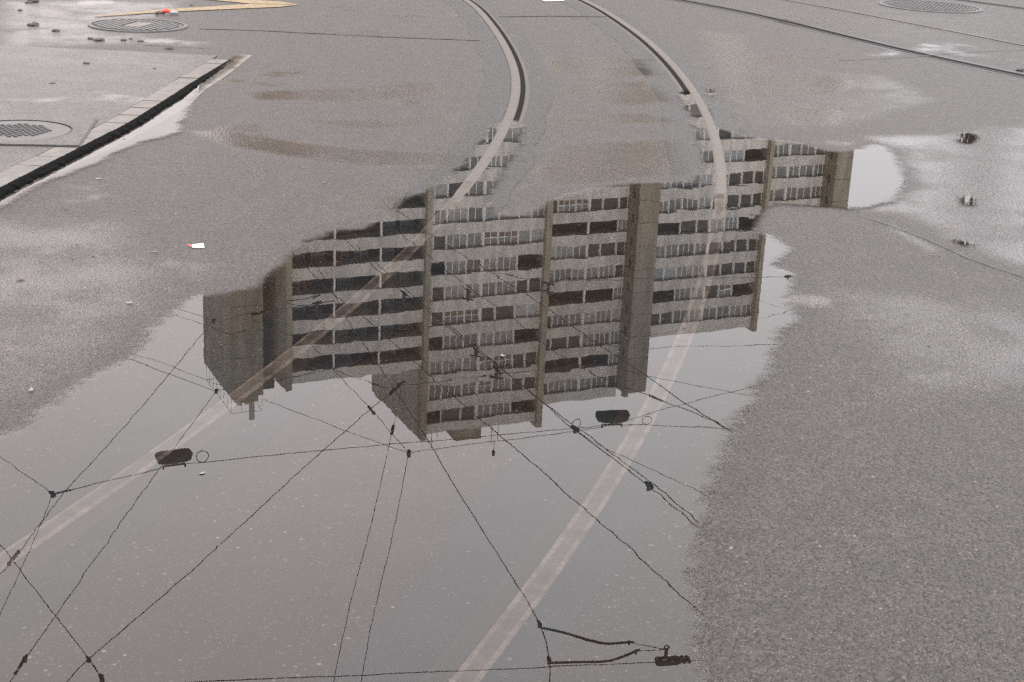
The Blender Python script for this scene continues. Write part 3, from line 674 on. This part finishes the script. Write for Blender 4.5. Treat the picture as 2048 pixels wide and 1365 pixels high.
# cross-wall fins
blk('fin', 44.95, 45.55, -.9, 6.0, 0, 58.1, 'fin'); blk('fin', 60.61, 60.89 + .32, -.6, 15.05, 0, 65.8, 'fin') ; blk('fin', 74.91, 75.6, -.6, 15.1, 0, 65.9, 'fin')
blk('fin', 109.61, 110.15, 8.4, 24.5, 0, 60.4, 'fin')
blk('gable_wall', 60.2, 60.6, .6, 15.02, 57.5, 65.25, 'gable')
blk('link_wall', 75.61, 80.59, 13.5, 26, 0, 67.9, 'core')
# stair towers
tw = blk('stair_tower', 39.9, 43.5, 3.1, 15.0, 0, 59.6, 'tower'); blk('gable_wall', 39.86, 39.9 - .002, 3.12, 14.98, 0, 59.58, 'gable')
blk('stair_tower', 91.82, 94.68, 8.9, 26, 0, 67.0, 'tower'); blk('stair_tower', 121.82, 124.3, 11.2, 28, 0, 52.0, 'tower')
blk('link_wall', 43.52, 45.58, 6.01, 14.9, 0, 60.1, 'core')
for sx, o0, zt, zlow in ((91.815, 9.9, 61.5, 8), (121.815, 12.2, 47, 8)):
    z = zt
    while z > zlow:
        mb = MB(); mb.box(sx - S0 - .02, o0, z, sx - S0 + .004, o0 + .55, z + 1.1); bpart(mb, 'stair_window', 'darkpane'); z -= 2.9
# joints between the tower panels, one per storey
for sx0, sx1, o0, o1, zt in ((39.9, 43.5, 3.1, 14.9, 59.2), (91.82, 94.68, 8.9, 11.4, 66.5), (121.82, 124.3, 11.2, 13.7, 51.5)):
    z = zt - 1.2
    while z > 5:
        mb = MB(); mb.box(sx0 - S0 + .02, o0 - .006, z, sx1 - S0 - .02, o0 + .02, z + .05); mb.box(sx0 - S0 - (.045 if sx0 < 50 else .006), o0 + .05, z, sx0 - S0 + .02, o1, z + .05); bpart(mb, 'panel_joint', 'core'); z -= 2.9
# parapet cap and roof kit on the left tower
blk('tower_cap', 40.5, 43.0, 3.5, 14, 59.61, 60.5, 'tower')
mb = MB(); mb.tube([(42.55 - S0, 4.4, 60.5), (42.55 - S0, 4.4, 62.9)], .3, 10); bpart(mb, 'chimney', 'slab')
for sx in (40.9, 41.8):
    mb = MB(); mb.box(sx - S0, 4.2, 60.5, sx + .5 - S0, 4.8, 61.05); bpart(mb, 'roof_vent', 'slab')
mb = MB(); xs = (40.0 - S0, 43.4 - S0); ysr = (3.3, 14.5)
cs = [(xs[0], ysr[0]), (xs[1], ysr[0]), (xs[1], ysr[1]), (xs[0], ysr[1])]
for i in range(4):
    a, b = cs[i], cs[(i + 1) % 4]; mb.tube([(a[0], a[1], 61.5), (b[0], b[1], 61.5)], .022, 4)
    nn_ = 3 if i % 2 == 0 else 7
    for k in range(nn_):
        x, y_ = a[0] + (b[0] - a[0]) * k / nn_, a[1] + (b[1] - a[1]) * k / nn_; mb.tube([(x, y_, 59.6), (x, y_, 61.5)], .018, 4)
bpart(mb, 'roof_railing', 'fitting')
blk('roof_house', 66.8, 70.0, 4.0, 11.0, 65.3, 68.4, 'tower'); blk('chimney', 93.9, 94.5, 13, 13.8, 67, 69.2, 'fin')
for sx, h_, o_ in ((62.3, 67.3, .5), (69.9, 67.8, .8), (70.6, 67.3, .6), (63.6, 66.6, 2)):
    mb = MB(); mb.tube([(sx - S0, o_, 65.2), (sx - S0, o_, h_)], .035, 5)
    if sx < 63: mb.tube([(sx - .4 - S0, o_, h_ - .8), (sx + .4 - S0, o_, h_ - .8)], .03, 5)
    bpart(mb, 'antenna', 'fitting')

# ------------------------------------------------------------------ overhead wires
WG = 'overhead tram wires and span wires'
def wire(px, H, label, r=.006, fit=(), ext0=0.0, ext1=0.0, sag=0.0, bars=(), group=WG):
    P = [mir(x, y, H) for x, y in px]
    if ext0: P = [P[0] + (P[0] - P[1]).normalized() * ext0] + P
    if ext1: P = P + [P[-1] + (P[-1] - P[-2]).normalized() * ext1]
    c = P[0]; root = empty('overhead_wire', c); tag(root, label, 'wire', group)
    mb = MB(); q = P if len(P) < 3 else spline(P, .6); mb.tube([p - c for p in q], r * .86, 6); mb.build('strand', M['wire'], root, True)
    for f_ in fit:
        x, y, kind = f_[:3]; p = mir(x, y, H) - c
        i = min(range(len(P) - 1), key=lambda k: (P[k] - c - p).length + (P[k + 1] - c - p).length); d = (P[i + 1] - P[i]).normalized(); mb = MB()
        sc = f_[3] if len(f_) > 3 else 1.0
        if kind == 'clamp':
            mb.tube([p - d * .07 * sc, p - d * .045 * sc, p, p + d * .045 * sc, p + d * .07 * sc], [.007, .016 * sc, .02 * sc, .016 * sc, .007], 8); mb.box(p.x - .014 * sc, p.y - .014 * sc, p.z - .02 * sc, p.x + .014 * sc, p.y + .014 * sc, p.z + .04 * sc); mb.build('clamp', M['fitting'], root)
        elif kind == 'insulator':
            L = .15 * sc; a = [p + d * (L * (k / 6 - 1)) * 1 for k in range(13)]; mb.tube(a, [(.010 if k % 2 == 0 else .022) * min(sc, 1.3) for k in range(13)], 8); mb.build('insulator', M['fitting'], root, True)
        elif kind == 'hanger':
            mb.tube([p + Vector((0, 0, -.02)), p + Vector((0, 0, .10 * sc)), p + Vector((0, 0, .22 * sc))], [.022, .03, .012], 7); mb.tube([p + Vector((-.11 * sc, .03, .16 * sc)), p + Vector((.11 * sc, -.03, .16 * sc))], .016, 6); mb.tube([p - d * .12 * sc, p + d * .12 * sc], .017, 6); mb.build('hanger', M['fitting'], root)
        elif kind == 'ring':
            rr = .075 * sc; s_ = Vector((0, 0, 1)); cc = p - s_ * (rr + .005)
            mb.tube([cc + (d * cos(2 * pi * k / 20) + s_ * sin(2 * pi * k / 20)) * rr for k in range(21)], .006 * sc, 5, cap=False); mb.build('cable_loop', M['wire'], root)
        elif kind == 'weight':
            mb.tube([p, p + Vector((0, 0, .14)), p + Vector((0, 0, .16)), p + Vector((0, 0, .22))], [.004, .004, .028, .02], 6); mb.build('hanging_weight', M['fitting'], root)
    return root
HW = 6.5
wire([(433, 783), (325, 930), (111, 1233), (50, 1320), (20, 1366)], HW, 'span wire from the left tower foot past the left lamp to the corner', .0055, [(433, 783, 'clamp', 1.2), (50, 1318, 'clamp', 1.1), (38, 1337, 'insulator', .8)], ext1=2)
wire([(428, 643), (243, 862), (125, 990), (44, 1100), (0, 1148)], HW + .05, 'span wire from the knot on the left tower corner down to the left edge', .0055, [(428, 643, 'clamp', 1.3), (27, 1118, 'insulator', 1.1)], ext1=2)
wire([(0, 915), (60, 957), (105, 988)], HW - .05, 'short thin wire running off the left edge to the leftmost knot', .0045, [(105, 988, 'clamp', 1.3)], ext0=3)
wire([(105, 990), (80, 1055), (40, 1145), (0, 1232)], HW - .05, 'thin wire falling steeply from the leftmost knot to the left edge', .0045, ext1=2)
wire([(0, 1090), (111, 1233), (178, 1320), (205, 1360)], HW - .1, 'wire crossing the lower left corner with a chain of insulators at its lower end', .006, [(178, 1320, 'clamp', .9), (191, 1338, 'insulator', .45), (203, 1357, 'clamp', 1.1)], ext0=3, ext1=2)
wire([(133, 1366), (178, 1320), (380, 1147), (490, 1045), (643, 905), (745, 818), (795, 776)], HW - .1, 'long diagonal wire from the bottom left corner up to the insulator on the central gable', .006, [(795, 776, 'insulator', 1.9)], ext0=2)
wire([(818, 908), (813, 930), (790, 1050), (745, 1240), (741, 1258), (722, 1366)], HW, 'thin wire dropping from the middle knot to the bottom edge, right one of two', .0045, [(818, 908, 'clamp', 1.5)], ext1=2)
wire([(803, 778), (782, 875), (740, 1060), (700, 1210), (667, 1366)], HW + .05, 'thin wire with an insulator dropping to the bottom edge, left one of two', .0045, [(785, 862, 'insulator', 1.1)], ext1=2)
HC = 5.8
wire([(715, 408), (760, 440), (846, 503), (935, 575), (1027, 638), (1070, 676), (1172, 743), (1312, 798), (1400, 832), (1463, 865)], HC + .1, 'upper contact wire crossing the centre of the mirrored building with hangers and a ring insulator', .006, [(936, 583, 'hanger', .9), (1312, 798, 'insulator', .9)], ext0=4)
wire([(790, 418), (859, 469), (909, 501), (982, 546), (1087, 613), (1169, 671), (1292, 753), (1340, 787), (1400, 827), (1466, 866)], HC, 'thick contact wire crossing the building just above its twin and ending at the puddle rim', .0068, ext0=4)
wire([(982, 546), (1040, 556), (1095, 566), (1240, 560), (1400, 557), (1515, 557), (1575, 553)], HC + .5, 'pull-off wire across the right half of the building ending in a small clamp', .004, [(1097, 570, 'hanger', .9), (1576, 553, 'clamp', 1.2)])
wire([(690, 480), (743, 531), (808, 586), (846, 616), (945, 695), (986, 727), (1069, 792), (1150, 864), (1218, 912), (1292, 971), (1396, 1055)], HC, 'left wire of the close pair running from the loggias to the right rim', .0068, [(808, 588, 'hanger', 1.0), (993, 740, 'hanger', .8), (1298, 973, 'clamp', 1.5)], ext0=4)
wire([(780, 552), (856, 618), (952, 695), (1003, 738), (1070, 794), (1159, 861), (1247, 926), (1303, 969), (1398, 1046)], HC + .12, 'right wire of the close pair running from the loggias to the right rim', .0062, [(952, 701, 'hanger', .7), (1150, 860, 'clamp', 1.6)], ext0=2)
wire([(505, 640), (560, 664), (622, 693), (667, 741), (743, 823), (818, 908)], HW + .1, 'wire from the left tower to the middle knot with a small insulator halfway', .005, [(743, 824, 'insulator', 1.0)])
wire([(600, 480), (667, 588), (692, 636), (753, 727), (835, 847), (892, 945), (977, 1082), (1059, 1211), (1077, 1246), (1093, 1290), (1099, 1330), (1099, 1380)], HC + .05, 'thick contact wire running the whole way down to the arms at the bottom', .0068, [(1079, 1250, 'clamp', 1.1), (1098, 1322, 'clamp', 1.1)], ext0=3, ext1=1)
wire([(560, 480), (616, 539), (664, 588), (722, 631), (774, 676), (842, 738), (952, 833), (985, 860), (1085, 945), (1131, 988), (1218, 1060), (1370, 1200), (1426, 1248)], HC + .02, 'long thick contact wire crossing the roof house and ending at the lower right rim', .0068, ext0=3)
wire([(668, 741), (720, 760), (770, 775), (815, 772), (1013, 748), (1090, 740), (1215, 728)], HC + .5, 'span wire along the top of the left block through the central insulator', .005, [(1000, 749, 'clamp', 1.0)])
wire([(345, 615), (400, 633), (428, 643), (463, 637), (520, 626), (668, 604)], HW + .15, 'thin wire across the left tower ending in two long bars', .0045, [(520, 627, 'insulator', 1.2)])
wire([(338, 628), (410, 652), (460, 668), (520, 692)], HW + .25, 'short thin wire crossing the grey gable of the left tower', .0035, ext0=1)
wire([(270, 709), (360, 741), (455, 777)], HW + .2, 'upper of two thin parallel wires left of the tower foot', .0035, ext0=2)
wire([(253, 718), (340, 750), (414, 777), (433, 783), (465, 776), (579, 756), (640, 745), (700, 732)], HW + .02, 'lower of two thin parallel wires left of the tower, going on across its front', .0045, ext0=2)
wire([(527, 801), (637, 842), (695, 864), (794, 900), (818, 908)], HW + .05, 'thin wire from under the tower roof kit to the middle knot', .004)
wire([(818, 908), (985, 884), (1145, 866), (1250, 843), (1348, 814), (1541, 766)], HW + .05, 'thin span wire from the middle knot rising past the right lamp to the puddle rim', .0045, [(988, 884, 'weight', 1)], ext1=2)
wire([(1245, 742), (1292, 753), (1348, 764), (1529, 799)], HW + .6, 'thin wire from the right stair tower to the rim, falling to the right', .004, ext1=2)
wire([(1215, 692), (1295, 698), (1348, 695), (1560, 689)], HW + .4, 'nearly level thin wire beside the right stair tower above the right lamp', .004, ext1=2)
wire([(1480, 592), (1512, 602), (1594, 624)], HW + .5, 'faint upper thin wire right of the lower wing meeting its twin at the rim', .003)
wire([(1470, 648), (1509, 640), (1596, 620)], HW + .5, 'faint lower thin wire right of the lower wing meeting its twin at the rim', .003)
wire([(1300, 672), (1380, 656)], HW + .5, 'short faint wire just under the roof edge of the lower wing', .003)
wire([(1159, 868), (1185, 886), (1255, 919), (1399, 986), (1432, 1000)], HW, 'thin wire forking off the close pair towards the right rim', .004)
wire([(440, 1364), (480, 1362), (700, 1353), (1000, 1340), (1310, 1327), (1380, 1323), (1434, 1322)], 6.1, 'level wire along the bottom edge holding the section insulator', .005, ext0=3)
wire([(667, 484), (665, 532), (662, 545), (667, 583), (668, 597)], HW + .3, 'thin upright dropper wire in front of the left loggias', .0035)
wire([(567, 603), (595, 601), (620, 596), (632, 590)], HW + .3, 'upper curved pull-off arm before the left loggias', .008, [(633, 594, 'insulator', .9)])
wire([(570, 607), (600, 613), (635, 610), (668, 603)], HW + .3, 'lower curved pull-off arm before the left loggias', .008, [(634, 607, 'hanger', .8)])
# switch arms and section insulator at the bottom
wire([(1080, 1258), (1130, 1270), (1180, 1284), (1215, 1290), (1258, 1287)], HC + .05, 'upper curved steel arm branching from the contact wire at the bottom', .014, [(1259, 1287, 'clamp', .7)])
wire([(1100, 1329), (1200, 1325), (1235, 1319), (1272, 1305)], HC + .05, 'lower curved steel arm branching from the contact wire at the bottom', .014, [(1272, 1305, 'clamp', .7)])
wire([(1259, 1287), (1328, 1302)], HC + .1, 'short thin tie from the upper arm to the section insulator', .004)
wire([(1272, 1305), (1328, 1302)], HC + .1, 'short thin tie from the lower arm to the section insulator', .004)
a, b = mir(1312, 1325, 6.15), mir(1379, 1320, 6.15); d = (b - a).normalized(); c = (a + b) / 2; L = (b - a).length
si = empty('section_insulator', c, atan2(d.y, d.x)); tag(si, 'dark knobbly section insulator with a ring on the bottom wire', 'insulator')
mb = MB(); mb.box(-L * .5, -.03, -.03, L * .12, .03, .035); mb.box(L * .12, -.022, -.025, L * .5, .022, .02); mb.build('body', M['fitting'], si)
mb = MB()
for k in range(7): mb.tube([(-L * .45 + L * .15 * k, -.045, 0), (-L * .45 + L * .15 * k, .045, 0)], .022, 6)
mb.build('bolt', M['fitting'], si)
mb = MB(); mb.tube([(-L * .22, 0, -.02), (-L * .22, 0, -.12)], .018, 6); mb.tube([(-L * .22 + .022 * cos(t), 0, -.14 + .022 * sin(t)) for t in np.linspace(0, 2 * pi, 13)], .008, 5, cap=False); mb.build('ring', M['fitting'], si)

# ------------------------------------------------------------------ hanging street lamps on their span wire
HL = 8.2
wire([(105, 989), (135, 983), (240, 958), (330, 936), (372, 929), (405, 926), (520, 914), (700, 897), (830, 886), (985, 872), (1160, 858), (1195, 853), (1240, 850), (1340, 853), (1463, 860)], HL, 'long span wire carrying both street lamps, with round cable loops', .0062,
     [(405, 926, 'ring', 1.25), (1152, 859, 'ring', 1.1), (1293, 851, 'ring', 1.05), (125, 985, 'insulator', .9)], ext1=3)
def lamp(pa, pb, pc, pd, label, cells):
    a, b = mir(*pa, HL - .1), mir(*pb, HL - .1); d = (b - a); L = d.length; ang = atan2(d.y, d.x); c = (a + b) / 2; root = empty('street_lamp', c, ang); tag(root, label, 'street lamp', 'street lamps hung over the road')
    W = .115
    # shallow tapered housing: rounded outline, wider below
    n = 20; ring = lambda k, rx, ry: ((abs(cos(k)) ** .45) * (1 if cos(k) >= 0 else -1) * rx, (abs(sin(k)) ** .45) * (1 if sin(k) >= 0 else -1) * ry)
    mb = MB(); lv = [(-.17, L * .46, W * .8), (-.13, L * .5, W), (-.03, L * .44, W * .85), (.0, L * .30, W * .5)]
    v = [(ring(2 * pi * k / n, rx, ry) + (z,)) for z, rx, ry in lv for k in range(n)]
    f = [(i * n + k, i * n + (k + 1) % n, (i + 1) * n + (k + 1) % n, (i + 1) * n + k) for i in range(3) for k in range(n)] + [tuple(range(3 * n, 4 * n))]
    mb.add(v, f); mb.build('housing', M['lampbody'], root, True)
    mb = MB(); v = [ring(2 * pi * k / n, L * .455, W * .79) + (-.172,) for k in range(n)]; mb.add(v, [tuple(range(n))[::-1]]); mb.build('lens', M['lampglass'], root)
    mb = MB(); mb.tube([(0, 0, 0), (0, 0, .035)], [.05, .03], 8); mb.box(-L * .3, -.012, .035, L * .3, .012, .06); mb.box(-L * .31, -.02, .055, -L * .28, .02, .10); mb.box(L * .28, -.02, .055, L * .31, .02, .10); mb.build('bracket', M['fitting'], root)
    return root
lamp((311, 931), (385, 921), 0, 0, 'dark hanging street lamp at left of the puddle, crossed by the left rail', 0)
lamp((1190, 846), (1258, 843), 0, 0, 'dark hanging street lamp right of the roof house, below the stair tower', 0)

# ------------------------------------------------------------------ bare tree beyond the frame at the right, traffic signal at the back
def grow(mb, p, d, L, r, lvl, rnd):
    n = 4; pts = [p]; rr = [r]
    for i in range(n):
        d = (d + Vector((rnd.uniform(-.18, .18), rnd.uniform(-.18, .18), rnd.uniform(-.05, .12)))).normalized(); pts.append(pts[-1] + d * L / n); rr.append(r * (1 - .5 * (i + 1) / n))
    mb.tube(pts, rr, 6 if lvl < 2 else 4, cap=False)
    if lvl >= 4: return
    for k in range(rnd.choice((4, 5)) if lvl else 9):
        i = rnd.choice((1, 2, 3, 4)) if lvl else rnd.choice((0, 1, 2, 3, 4)); a = rnd.uniform(0, 2 * pi)
        side = Vector((cos(a), sin(a), .25)); nd = (d * .85 + side * .42).normalized(); grow(mb, pts[i], nd, L * rnd.uniform(.55, .75), rr[i] * .72, lvl + 1, rnd)
tb = mir(1925, 590, 12); troot = empty('bare_tree', (tb.x, tb.y, 0)); tag(troot, 'leafless dark tree whose twigs show in small wet spots at the right', 'tree')
rnd = random.Random(4); mb = MB(); mb.tube([(0, 0, 0), (.05, 0, 1.5), (0, .1, 3.2)], [.24, .19, .16], 8); mb.build('trunk', M['bark'], troot, True)
mb = MB(); grow(mb, Vector((0, .1, 3.1)), Vector((0, 0, 1)), 5.2, .16, 0, rnd); o = mb.build('crown', M['bark'], troot)
ts = mir(600, 66, 3.2); tr_ = empty('traffic_signal', (ts.x, ts.y, 0)); tag(tr_, 'slim traffic signal showing red behind the street, seen only as a red glint', 'traffic signal')
mb = MB(); mb.tube([(0, .12, 0), (0, .12, 3.5)], .05, 8); mb.build('pole', M['black'], tr_)
mb = MB(); mb.box(-.14, -.06, 2.55, .14, .08, 3.4); mb.build('housing', M['black'], tr_)
for z, m in ((3.2, 'redlamp'), (2.97, 'irondark'), (2.74, 'irondark')):
    mb = MB(); mb.add([(.095 * cos(2 * pi * k / 20), -.064, z + .095 * sin(2 * pi * k / 20)) for k in range(20)], [tuple(range(20))]); mb.build('signal_lens', M[m], tr_)

# ------------------------------------------------------------------ litter and dirt
lt = empty('litter', gp(335, 30)); lt.rotation_euler = (0, 0, .2); tag(lt, 'crushed red, black and grey plastic scrap behind the slatted manhole cover', 'litter')
mb = MB(); mb.tube([(-.02, 0, .012), (-.055, .02, .018), (-.085, .005, .012), (-.08, -.025, .010), (-.045, -.02, .014), (-.02, -.005, .012)], .008, 6); mb.build('black_loop', M['black'], lt, True)
mb = MB(); mb.tube([(-.035, -.005, .022), (-.01, .01, .03), (.02, 0, .02)], [.010, .018, .010], 7); mb.build('red_shell', M['red'], lt, True)
mb = MB(); mb.tube([(.015, 0, .014), (.045, .005, .018), (.075, 0, .015)], [.012, .014, .011], 8); mb.build('grey_stub', M['greyplastic'], lt, True)
pp = empty('paper_scrap', gp(393, 496)); tag(pp, 'small folded white paper scrap with a red tip on the wet asphalt', 'paper scrap')
pyd('white_fold', [(-.012, -.012, .004), (.030, -.012, .005), (.022, .012, .014), (-.016, .010, .009), (.002, .0, .012)], [(0, 1, 4), (1, 2, 4), (2, 3, 4), (3, 0, 4)], M['paper'], pp)
pyd('red_tip', [(-.0125, -.012, .0045), (-.0165, .010, .0095), (-.034, .009, .008)], [(0, 1, 2)], M['red'], pp)
blob_cache = {}
def blob(seed):
    if seed in blob_cache: return blob_cache[seed]
    r = random.Random(seed); bm = bmesh.new(); bmesh.ops.create_icosphere(bm, subdivisions=2, radius=1)
    for v in bm.verts: v.co *= r.uniform(.6, 1.15); v.co.z = max(v.co.z * .5, -.1)
    me = bpy.data.meshes.new('dirt_clump'); bm.to_mesh(me); bm.free(); me.materials.append(M['clod']); blob_cache[seed] = me; return me
CL = [(65, 51, .045, 'largest dark dirt clump left of the slatted manhole cover'), (70, 48, .03, 'dirt clump tucked behind the largest one left of the slatted cover'), (66, 4, .05, 'long dark dirt clump at the very top left edge'), (58, 6, .03, 'dirt clump touching the long one at the very top left edge'),
    (113, 62, .03, 'dirt clump between the largest clump and the slatted manhole cover'), (197, 81, .04, 'flat dirt clump just in front of the slatted cover, larger of a pair'), (180, 78, .025, 'small dirt clump at left of the pair in front of the slatted cover'), (247, 81, .022, 'small dirt clump in front of the middle of the slatted cover'),
    (281, 83, .022, 'small dirt clump in front of the right half of the slatted cover'), (262, 78, .014, 'tiniest dirt crumb in front of the slatted manhole cover'), (338, 98, .03, 'dirt clump on the far seam near the end of the kerb'), (172, 128, .028, 'dirt clump alone on the pale pavement behind the kerb'),
    (40, 21, .02, 'small dirt clump above the largest one near the top left corner'), (382, 11, .018, 'small dirt clump beside the painted yellow lines'), (344, 45, .022, 'dirt clump on the right rim of the slatted cover'), (104, 168, .02, 'small dirt crumb on the pavement left of the middle of the kerb'),
    (309, 138, .014, 'tiny dirt crumb on the pavement close to the kerb end'), (2042, 142, .04, 'dark dirt clump by the near straight rail at the right edge')]
for i, (x, y, s, lab) in enumerate(CL):
    g = gp(x, y); zz = zk(g.y) if (x < 420 and g.y < 9.7 and g.x < -1.95) else .001
    o = link('dirt_clump', blob(i % 5)); o.location = gp(x, y, zz); o.scale = (s, s, s * .8); o.rotation_euler = (0, 0, i * 1.3)
    tag(o, lab, 'dirt clump', 'clumps of wet dirt')
def leaf_mesh(seed):
    r = random.Random(seed); n = 7; v = [(0, 0, .004)]
    for k in range(n): a = 2 * pi * k / n; q = r.uniform(.5, 1.1); v.append((q * cos(a), .55 * q * sin(a), r.uniform(0, .25)))
    me = bpy.data.meshes.new('leaf_scrap'); me.from_pydata(v, [], [(0, k + 1, (k + 1) % n + 1) for k in range(n)]); return me
LEAF = [(132, 417, .011, 'brown leaf scrap below the gutter at the left'), (270, 420, .012, 'brown leaf scrap midway between the gutter and the paper scrap'), (648, 366, .014, 'brown leaf scrap above the mirrored left loggias'), (404, 411, .012, 'brown leaf scrap above the white paper scrap'),
    (257, 471, .012, 'brown leaf scrap left of the white paper scrap'), (154, 488, .011, 'brown leaf scrap on the bright wet streak at the left'), (186, 511, .013, 'brown leaf scrap, right one of two below the bright wet streak'), (145, 516, .011, 'brown leaf scrap, left one of two below the bright wet streak'),
    (40, 558, .02, 'largest brown leaf scrap near the left edge'), (773, 99, .014, 'reddish leaf scrap left of the left rail near the top'), (964, 142, .013, 'reddish leaf scrap beside the left rail where it bends'), (248, 278, .012, 'leaf scrap lying in the gutter water'),
    (110, 345, .012, 'leaf scrap at the near end of the gutter'), (1857, 690, .012, 'dark leaf scrap alone on the right asphalt'), (1862, 510, .012, 'leaf scrap on the crack at the right, left one of two'), (1878, 511, .010, 'leaf scrap on the crack at the right, right one of two')]
PALE = [(310, 504, .012, 'pale scrap left of the white paper scrap'), (258, 606, .015, 'pale scrap on the asphalt left of the grey gable'), (62, 780, .013, 'pale scrap near the left edge above the puddle rim'), (351, 429, .010, 'pale scrap above and left of the paper scrap'), (197, 358, .014, 'pale scrap below the gutter'),
    (1028, 250, .012, 'small pale scrap lying on the left rail'), (1028, 73, .016, 'pale scrap just right of the left rail near the top'), (1180, 273, .012, 'pale scrap on the asphalt between the two curved rails'), (405, 947, .010, 'pale scrap in the water under the left lamp'), (1005, 712, .012, 'pale scrap in the water over the mirrored middle block')]
for kind, mname, cat, grp, pts in (('leaf_scrap', 'leaf', 'leaf scrap', 'leaf scraps on the asphalt', LEAF), ('pale_scrap', 'paleleaf', 'scrap', 'pale scraps on the asphalt', PALE)):
    for i, (x, y, s, lab) in enumerate(pts):
        me = leaf_mesh(i % 4); me.materials.append(M[mname]); o = link(kind, me); g = gp(x, y); wet = depth_at([g.x], [g.y])[0] > -.1
        o.location = gp(x, y, .0048 if wet else .003); o.scale = (s, s, s); o.rotation_euler = (0, 0, i * .9)
        tag(o, lab, cat, grp)
